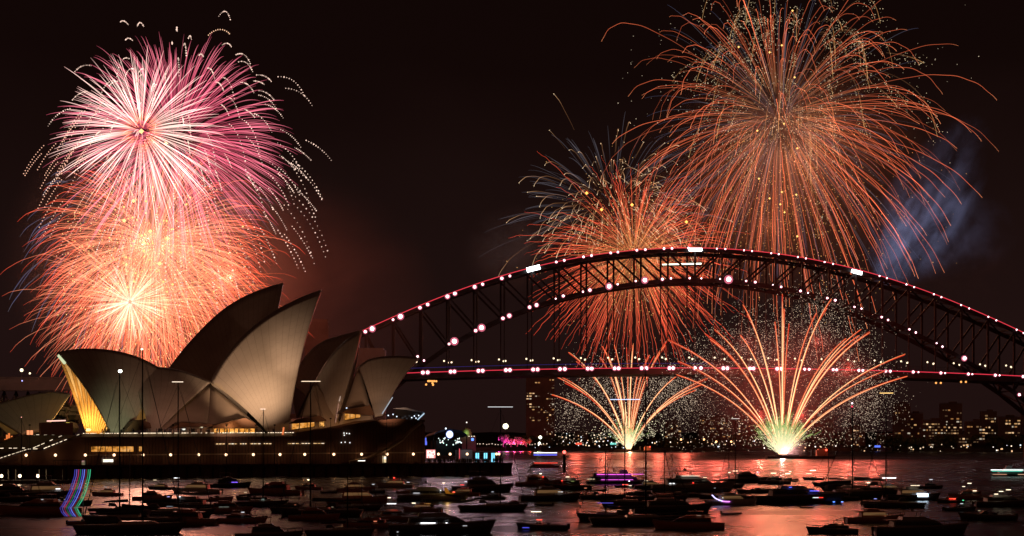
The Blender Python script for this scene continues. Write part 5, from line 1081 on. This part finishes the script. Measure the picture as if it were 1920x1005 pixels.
BOATS = [
 ('cruiser', 22, 930, 90, 8, 'k', [], 'dark motor cruiser lying before the jetty lamps'),
 ('yacht', 70, 966, 150, 174, 'r', [(.1, 30, 4, Wh, .6)], 'large shadowy motor yacht left of the coloured light streamer'),
 ('cruiser', 92, 934, 120, 4, 'k', [(.15, 18, 8, Wh, 4), (.13, 8, 5, Wh, 2)], 'dark cruiser with a white lamp and a smaller one below, right of the jetty'),
 ('run', 165, 984, 70, 10, 'r', [(.1, 24, 14, (1, .3, .25), .5)], 'small runabout under the foot of the coloured light streamer'),
 ('sail', 232, 963, 115, 8, 'n', [(-.36, 17, 22, (.7, .1, .45), .14)], 'navy sailing yacht with a faint magenta glow on its topsides'),
 ('cruiser', 368, 926, 90, 175, 'w', [(-.36, 30, 10, Wh, 2.2), (.3, 6, 4, (.3, .3, 1), .6)], 'white cruiser moored below the wide foyer window'),
 ('cruiser', 430, 914, 78, 6, 'n', [(.12, 10, 12, (.25, .12, 1), 1.6), (-.08, 6, 9, (.2, .12, 1), .9), (-.24, 3.5, 3, (.3, .35, 1), 4)], 'dark cruiser glowing with violet cabin lights'),
 ('yacht', 340, 957, 130, 176, 'k', [(0, 26, 5, Wh, 2), (-.15, 26, 5, (.5, .5, 1), 1), (.06, 12, 16, Wh, .8), (-.05, 8, 34, (.7, .85, 1), .28)], 'black motor yacht with paired deck lamps and a pale waterline strip'),
 ('cruiser', 425, 962, 92, 8, 'r', [(-.05, 12, 18, (.6, .7, .6), .2)], 'brown hulled cruiser just right of the black yacht with paired lamps'),
 ('cruiser', 515, 928, 98, 172, 'r', [(-.1, 22, 4, (1, .3, .2), .6)], 'reddish cruiser lying below the slit windows, stern to the quay'),
 ('run', 500, 950, 62, 4, 'k', [(-.1, 14, 5, (.6, .8, .7), .5)], 'dark runabout with a pale windscreen before the reddish cruiser'),
 ('cruiser', 578, 918, 50, 175, 'r', [(.03, 18.5, 3.6, Wm, 5)], 'small red brown cruiser with one bright white lamp on its bow rail'),
 ('run', 618, 925, 30, 0, 'k', [], 'little dark runabout drifting right of the bright bow lamp'),
 ('cruiser', 668, 922, 70, 5, 'r', [], 'unlit cruiser in the gloom below the podium corner lamps'),
 ('cruiser', 672, 944, 110, 3, 'r', [(-.35, 9, 8, Wh, .7)], 'broad unlit cruiser with a thin white streak of light at its stern'),
 ('cruiser', 740, 914, 66, 176, 'w', [(0, 18.5, 2.6, Rd, 6), (.38, 10, 5, Wh, 1)], 'pale cruiser showing a red light that glints on the water'),
 ('yacht', 812, 939, 128, 4, 'k', [(-.23, 15, 12, Wh, .7), (.14, 34, 5, Wm, 4), (.1, 20, 2, Wh, 2)], 'long black yacht with a yellow canvas panel behind its wheelhouse'),
 ('tender', 878, 940, 26, 3, 'k', [], 'black dinghy trailing behind the long black yacht'),
 ('cruiser', 868, 929, 60, 172, 'r', [(.0, 20, 7, Rd, 2), (-.25, 6.5, 4.5, (1, .12, .06), 4), (.1, 26, 4, Wh, 1.6)], 'small brown cruiser clustered with red lights right of the black yacht'),
 ('cruiser', 792, 960, 70, 174, 'r', [(-.2, 17, 7, Wm, 3), (.15, 16, 12, (.8, .4, .1), .4)], 'cruiser with an amber lit cockpit and a white lamp, beneath the long black yacht'),
 ('cruiser', 738, 976, 86, 8, 'r', [(-.05, 32, 17, Wh, 3), (-.1, 43, 6, Wm, 2.5), (0, 20, 14, (.7, .08, .04), .4)], 'red lit cruiser with a long white cabin strip'),
 ('yacht', 830, 1000, 190, 5, 'k', [(-.14, 20.5, 28, Wh, 3.2), (.03, 20.5, 3.5, Wh, 3), (.2, 15, 8, Wh, .6), (-.42, 4, 3, Wh, .7)], 'big black motor yacht with a long white deck strip at the bottom'),
 ('sail', 640, 1004, 120, 6, 'k', [], 'low black sailing hull in the red brown water left of the big black yacht'),
 ('cruiser', 905, 922, 110, 3, 'k', [], 'dark cruiser in front of the quay tip'),
 ('cruiser', 962, 951, 48, 170, 'r', [], 'round brown stern of a cruiser in the pale pink water'),
 ('cruiser', 1010, 911, 84, 4, 'r', [(.03, 23, 4.5, Wm, 4), (.08, 17, 2.4, Rd, 2.5)], 'brown cruiser with a white lamp above a red one, left of the beacon pile line'),
 ('cruiser', 1065, 918, 84, 176, 'k', [(.0, 24, 7, Wm, 2.4), (-.12, 17, 2.4, Rd, 2.5), (.1, 16, 6, (.5, .6, .2), .4)], 'dark cruiser with a cream lamp, right of the brown one with stacked lamps'),
 ('cruiser', 1032, 939, 108, 5, 'k', [(.15, 17, 9, Wh, 1)], 'dark cruiser with a soft white window, towing the black dinghy'),
 ('tender', 1019, 949, 32, 178, 'k', [], 'black dinghy tied under the cruiser with the soft white window'),
 ('run', 1016, 993, 92, 175, 'k', [(-.04, 19, 11, (1, .10, .06), 3), (-.3, 4, 13, (.12, .12, 1), 1.0), (-.1, 34, 19, Wm, 3)], 'black runabout with a red light bar and blue stern strip, alone on open water'),
 ('sail', 1148, 977, 130, 172, 'k', [(.15, 34, 30, (.15, .12, .8), .7), (.1, 27, 3, (1, .15, .1), 3)], 'black sailing yacht with a blue strip along its wheelhouse'),
 ('ferry', 1158, 907, 110, 3, 'k', [(-.05, 13, 100, Mg, .0), (-.08, 17.5, 62, Mg, 1.6), (.28, 18, 30, Mg, 1.0), (-.02, 8, 60, Mg, 1.1), (-.44, 9, 14, (1, .8, .5), .8)], 'low party boat outlined with magenta strips'),
 ('run', 1172, 914, 34, 4, 'k', [(0, 5.5, 11, (1, .08, .05), 3), (.2, 3.5, 9, Wm, 1.6), (.2, 12, 2.5, Wh, 2.5)], 'runabout with a red bar light in front of the magenta party boat'),
 ('run', 1192, 926, 32, 0, 'k', [], 'small dark runabout just behind the one with the red bar light'),
 ('yacht', 1300, 922, 150, 4, 'g', [(-.05, 30, 34, (1, .85, .65), 1.2), (-.27, 16, 9, Wh, 2.6), (-.12, 13, 18, Wm, 1.8), (-.02, 17, 2.4, Rd, 2), (.12, 27, 7, Wm, 1.6)], 'motor yacht with teal shadowed hull and a row of cream deck lamps'),
 ('yacht', 1262, 962, 140, 4, 'k', [], 'wide unlit yacht hull blocking the glow, beneath the yacht with cream deck lamps'),
 ('yacht', 1290, 992, 128, 174, 'r', [(.15, 26, 8, (.6, .4, .3), .4)], 'brown yacht low in the picture, nearest below the wide unlit hull'),
 ('cruiser', 1372, 947, 92, 5, 'w', [(-.2, 14, 1, Wh, 1)], 'pale cruiser with a curved string of violet and white lights at its stern'),
 ('tender', 1372, 966, 36, 3, 'k', [], 'black dinghy below the cruiser with violet string lights'),
 ('cruiser', 1402, 905, 80, 4, 'k', [(-.3, 22, 10, Wm, 2.2), (.2, 19, 7, (.4, .4, 1), .7)], 'dark cruiser with people aboard, silhouetted on the orange water'),
 ('yacht', 1500, 944, 165, 5, 'k', [(-.13, 31, 5, (.12, .15, 1), 2), (.13, 24, 18, (.12, .14, 1), 1.8), (.1, 11.5, 8, Gr, 1.6), (.14, 11.5, 12, Wh, 1.4), (.2, 11.5, 8, Rd, 1.8), (.34, 3.5, 3.5, (.1, .25, 1), 4), (.43, 3.5, 3.5, (.1, .25, 1), 4), (.06, 31, 2.5, (1, .25, .1), 2)], 'large black motor yacht with blue lights along its bow and flybridge'),
 ('tender', 1514, 953, 24, 2, 'k', [], 'black dinghy lying under the yacht with blue lights'),
 ('run', 1476, 903, 42, 5, 'k', [(0, 15, 9, Wm, 4), (.1, 19, 4, Wm, 3)], 'small boat with twin cream lamps against the brightest orange water'),
 ('run', 1524, 900, 36, 175, 'k', [(0, 18, 11, Wm, 4.5), (-.2, 12, 11, (1, .8, .6), 2)], 'small boat with a bright cream strip just left of the tall mast'),
 ('sail', 1612, 927, 140, 176, 'k', [(.1, 22, 8, Wm, 3), (-.2, 24, 5, Wm, 2)], 'black sailing yacht with the tallest mast on the right, topped by red and white lamps'),
 ('cruiser', 1668, 922, 60, 5, 'k', [(-.05, 26, 26, Wh, 4)], 'dark boat under a broad ribbed white light bar'),
 ('cruiser', 1712, 938, 100, 4, 'k', [(0, 28, 17, Wm, 1.6)], 'dark motor boat with a dazzling white lit cockpit'),
 ('run', 1640, 948, 46, 3, 'k', [(0, 3, 8, Wh, .9), (0, 13, 5, (.4, .4, 1), 1.2)], 'small dark runabout left of the dazzling white cockpit'),
 ('cruiser', 1782, 943, 50, 176, 'k', [(.05, 8, 12, (1, .06, .03), 4.5), (.42, 5, 2.5, Gr, 1.4)], 'black cruiser with a red strip glowing on its side and green bow light'),
 ('cruiser', 1818, 936, 76, 174, 'r', [(.1, 16, 7, Wm, 2.2), (-.02, 30, 7, Wm, 2.6), (-.15, 24, 5, Wm, 1.8)], 'brown cruiser with amber canvas and three small lamps, beside the red striped one'),
 ('yacht', 1884, 950, 110, 5, 'k', [(-.18, 24, 7, Wm, 2.4), (-.10, 29, 8, Wm, 2.4), (.02, 32, 9, Wm, 2.6)], 'black yacht with a stepped row of cream lamps at the edge of the view'),
 ('yacht', 1728, 1003, 170, 4, 'k', [(.06, 14, 24, (1, .65, .4), 1.3), (-.3, 10, 24, (.8, .7, .7), .3)], 'very wide black yacht with a peach coloured light strip at the bottom right'),
 ('ferry', 1900, 893, 84, 176, 'k', [(-.15, 12, 60, (.9, 1, .95), 2.4), (-.15, 9.4, 56, (.1, .7, .5), .9), (.25, 3.6, 32, (1, .55, .35), .7), (-.3, 3.6, 26, (1, .5, .3), .6)], 'ferry with white and green strips of light crossing at the far right'),
 ('ferry', 1022, 877, 54, 4, 'k', [(0, 28, 44, (.9, .92, 1), 2.6), (0, 24, 44, (.12, .14, 1), 2.0), (.02, 9, 44, (1, .08, .05), 1.6)], 'ferry with white over blue strips of light left of the red beacon'),
 ('cruiser', 345, 984, 118, 175, 'r', [(-.45, 14, 9, Wh, 4.5), (-.3, 4, 5, (1, .05, .05), 1)], 'big brown cruiser at the bottom with one dazzling white stern lamp'),
 ('cruiser', 590, 975, 92, 4, 'r', [], 'shadowy cruiser in the dark brown water below the slit windows'),
 ('cruiser', 505, 1012, 120, 5, 'k', [], 'black cruiser roof cut by the bottom of the view'),
 ('sail', 1235, 940, 110, 5, 'k', [], 'slim black sailing yacht whose thick mast crosses the smaller comet fan'),
 ('sail', 1132, 936, 80, 4, 'k', [], 'sailing yacht with a thin mast left of the smaller comet fan'),
 ('sail', 1268, 932, 80, 176, 'k', [], 'sailing yacht with a short mast right of the thick mast'),
 ('sail', 1360, 915, 70, 4, 'k', [(.1, 29, 3, Wm, 5)], 'sailing yacht with one round lamp halfway up its short mast'),
 ('cruiser', 1450, 908, 60, 175, 'k', [(0, 21, 10, Wm, 3)], 'dark cruiser with a single cream bar between the masts and the bigger fan'),
 ('sail', 1560, 912, 70, 172, 'k', [], 'dark sailing yacht with a leaning mast left of the tallest mast'),
]
more = [
 (135, 948, 74, 'k', 'unlit low cruiser directly behind the large shadowy yacht left of the streamer'), (200, 930, 56, 'r', 'small unlit cruiser between the streamer and the tall dark mast, near the seawall'),
 (286, 938, 70, 'r', 'reddish boat right behind the tall dark mast'), (300, 918, 46, 'k', 'small dark boat near the seawall right of the tall dark mast'), (262, 984, 92, 'k', 'dark boat overlapping the foot of the tall dark mast'),
 (405, 940, 62, 'r', 'brown boat squeezed between the violet lit cruiser and the brown hulled one'), (470, 938, 54, 'k', 'small dark boat left of the dark runabout with a pale windscreen'), (455, 980, 88, 'r', 'brown boat on the bottom row under the dark runabout'),
 (545, 962, 78, 'k', 'dark boat left of the shadowy cruiser in brown water'), (636, 962, 70, 'r', 'brown boat right of the shadowy cruiser in brown water'), (700, 925, 44, 'k', 'small dark boat left of the red lamp cruiser'),
 (690, 990, 96, 'r', 'brown boat left of the red lit cruiser with the long white cabin strip'), (765, 925, 40, 'r', 'small brown boat tucked under the bow of the red lamp cruiser'), (925, 936, 44, 'k', 'small dark boat right of the black dinghy in pink water'),
 (1090, 934, 52, 'k', 'small dark boat right of the cruiser with the soft white window'), (1220, 916, 60, 'k', 'dark boat right of the magenta party boat'), (1340, 935, 60, 'k', 'dark boat behind the string of violet lights'),
 (1418, 925, 62, 'k', 'dark boat right of the string of violet lights'), (1575, 938, 66, 'k', 'dark boat right of the blue lit yacht bow'), (1745, 916, 44, 'k', 'small dark boat beyond the dazzling white cockpit'),
 (1640, 980, 104, 'r', 'brown boat left of the very wide black yacht with the peach strip'), (1850, 975, 100, 'k', 'dark boat at the lower right under the stepped cream lamps'), (1800, 958, 60, 'k', 'dark boat just under the red striped cruiser'), (1560, 1000, 90, 'k', 'dark pointed bow rising at the bottom under the blue lit yacht')]
for i, (px, wy, l_, hc, lb) in enumerate(more):
    BOATS.append((('cruiser', 'run', 'cruiser', 'yacht')[i % 4] if l_ > 60 else ('run', 'cruiser')[i % 2], px, wy, l_, (4, 176, 10, 168, -6)[i % 5], hc, [((i % 3-1)*.15, 12+(i*5) % 9, 3+i % 4, ((1, .8, .5), (.9, .95, 1), (1, .3, .15))[i % 3], round(.3+.25*(i % 4), 2))], lb))
be = {}
for b_ in BOATS: be[b_[7]] = boat(*b_)
# masts that need real heights: (label, px of mast, top y, waterline y, lamps)
def tall(label, px, top_y, wy, lpx, head, hc, lamps):
    p = wat(px, wy); L = lpx/F*p.y; k = L/12; hm = H+(YH-top_y)/F*p.y
    dx = 1.1*k*(1 if abs(head) < 90 else -1)/p.y*F
    e_ = boat('sail', px-dx, wy, lpx, head, hc, [], label, mast=hm)
    for (dz, ln, c, s, r) in lamps:
        z = (hm-dz/F*p.y)/.78; lw = ln/F*p.y*.9; m = MB().beam((1.1*k-lw/2, -.1 if abs(head) < 90 else .1, z), (1.1*k+lw/2, -.1 if abs(head) < 90 else .1, z), r/F*p.y*1.7, r/F*p.y*1.7); (m if ln > 10 else MB().ball((1.1*k, 0, z+.1), r/F*p.y*1.3, 10, 6)).build('masthead_light', emit(c, s*.8), e_)
    return e_
tall('sailing yacht whose dark mast climbs past the middle shells to a cream masthead lamp', 266, 656, 1000, 190, 4, 'k', [(0, 10, (1, .8, .5), 4, 1.8)])
tall('sailing yacht with a dazzling white masthead lamp before the south shell', 225, 697, 985, 170, 176, 'k', [(0, 5, (1, 1, .85), 8, 3)])
tall('sailing yacht with a cream light bar at its masthead before the middle shells', 333, 716, 972, 160, 5, 'k', [(0, 23, (1, .8, .6), 2, .9)])
tall('sailing yacht with a long cream masthead bar right of the tallest shell', 583, 715, 968, 150, 175, 'k', [(0, 40, (1, .75, .5), 2, .9)])
tall('sailing yacht with a short lamp bar at its masthead low on the tallest shell', 493, 767, 950, 110, 4, 'k', [(0, 11, (1, .75, .6), 1.8, .8)])
tall('sailing yacht with a long white masthead bar beyond the quay tip', 938, 763, 958, 120, 4, 'k', [(0, 52, (.95, .97, 1), 1.3, .7)])
tall('sailing yacht with a long bluish masthead bar crossing the smaller comet fan', 1172, 749, 950, 110, 174, 'k', [(0, 62, (.6, .7, 1), 2, 1.0)])
tall('black sloop carrying the tallest mast on the right, red and white lamps at its head', 1598, 757, 935, 150, 5, 'k', [(0, 7, (1, .75, .85), 4, 1.5), (6, 5, (1, .05, .1), 2.5, 1.4)])
tall('sailing yacht with an amber masthead bar right of the bigger comet fan', 1662, 737, 952, 110, 176, 'k', [(0, 28, (1, .6, .2), 2.4, .9)])
tall('black ketch whose mast crosses the left half of the smaller comet fan', 1210, 690, 984, 160, 5, 'k', [])
tall('sailing yacht with a small orange lamp bar at its masthead near the stairs', 40, 783, 940, 90, 4, 'k', [(0, 7, (1, .45, .35), 1.8, .8)])
tall('sailing yacht with a tiny white masthead bar between the two comet fans', 1379, 785, 938, 90, 176, 'k', [(0, 17, (1, .9, .8), 1.2, .7)])
tall('sailing yacht with a low white light bar on its mast left of the quay tip', 678, 878, 956, 90, 5, 'k', [(-14, 15, (1, 1, .85), 3, .9)])
# special fittings
def rel(e_, px, y):
    p = at(px, y, e_.location.y); v = p-Vector(e_.location); a = -e_.rotation_euler.z; return Vector((v.x*math.cos(a)-v.y*math.sin(a), v.x*math.sin(a)+v.y*math.cos(a), v.z/.78))
e_ = be['small runabout under the foot of the coloured light streamer']
cs_ = [(.12, .12, 1), (.25, .15, .8), (.45, .04, .12), (.05, .55, .25), (.12, .15, .9), (.2, .25, 1), (.5, .04, .1), (.05, .5, .2), (.06, .6, .3)]
for i, c in enumerate(cs_):
    f_ = i/(len(cs_)-1); pts = []
    for (xa, xb, y) in ((141, 170, 880), (140, 169, 892), (136, 166, 905), (131, 162, 920), (124, 156, 935), (117, 148, 948), (113, 145, 952), (116, 149, 960), (123, 154, 968)): pts.append(rel(e_, xa+(xb-xa)*f_, y)+Vector((0, -.6-.4*f_, 0)))
    MB().tube(pts, .055, 5).build('light_streamer', emit(c, round(.35+.3*(i % 3), 2)), e_)
MB().tube([rel(e_, 141, 880), rel(e_, 171, 880)], .05, 5).build('streamer_spar', ALU, e_); MB().tube([rel(e_, 156, 985), rel(e_, 156, 879)], .06, 6).build('mast', ALU, e_)
MB().tube([rel(e_, 113, 952)+Vector((0, -.7, 0)), rel(e_, 145, 952)+Vector((0, -.7, 0))], .05, 5).build('streamer_spar', ALU, e_)
e_ = be['pale cruiser with a curved string of violet and white lights at its stern']; q_ = [rel(e_, x, y)+Vector((0, -1.6, 0)) for x, y in ((1332, 928), (1338, 934), (1345, 937), (1353, 939.5), (1364, 940))]
for i in range(26):
    t_ = i/25*4; a = int(min(3, t_)); MB().ball(q_[a].lerp(q_[a+1], t_-a), .11, 6, 4).build('string_light', emit(((.6, .5, 1) if i < 18 else (.8, .2, .9)), 2.5), e_)
MB().tube(q_, .03, 4).build('string_cable', BLACK, e_)
e_ = be['dark motor boat with a dazzling white lit cockpit']; a, c = rel(e_, 1716, 928), rel(e_, 1736, 928)
MB().box(tuple((a+c)/2+Vector((0, -1.2, 0))), ((c-a).length, .8, 8/F*e_.location.y)).build('lit_cockpit', emit((.65, .82, 1), 4), e_)
e_ = be['long black yacht with a yellow canvas panel behind its wheelhouse']; MB().prism([(832, 915), (836, 914), (844, 924), (852, 923.5), (849, 926), (835, 925)], lambda x, y: rel(e_, x, y)+Vector((0, -2, 0)), lambda x, y: rel(e_, x, y)+Vector((0, -1.8, 0))).build('canvas_panel', YCANVAS, e_)
lamp('cockpit_lamp', 'POINT', tuple(rel(e_, 838, 916)+Vector((0, -4, 0))), 60, (1, .6, .2), e_, .1)
e_ = be['brown cruiser with amber canvas and three small lamps, beside the red striped one']; lamp('cockpit_lamp', 'POINT', tuple(rel(e_, 1826, 922)+Vector((0, -3, 0))), 40, (1, .35, .1), e_, .1)
# beacon pile
p = wat(1058, 884); e_ = empty('channel_beacon', p); tag(e_, 'dark pile in open water carrying a red light', 'beacon')
MB().tube([(0, 0, -1), (0, 0, 6.3)], .55, 8).build('pile', BLACK, e_); MB().tube([(0, 0, 5.2), (0, 0, 5.5)], 1.2, 10).build('platform', BLACK, e_); MB().ball((0, 0, 7.0), .6, 10, 6).build('red_lamp', emit((1, .08, .06), 6), e_)
dup = {k: v for k, v in LABELS.items() if len(v) > 1}
for k, v in dup.items(): print('DUP', len(v), k)
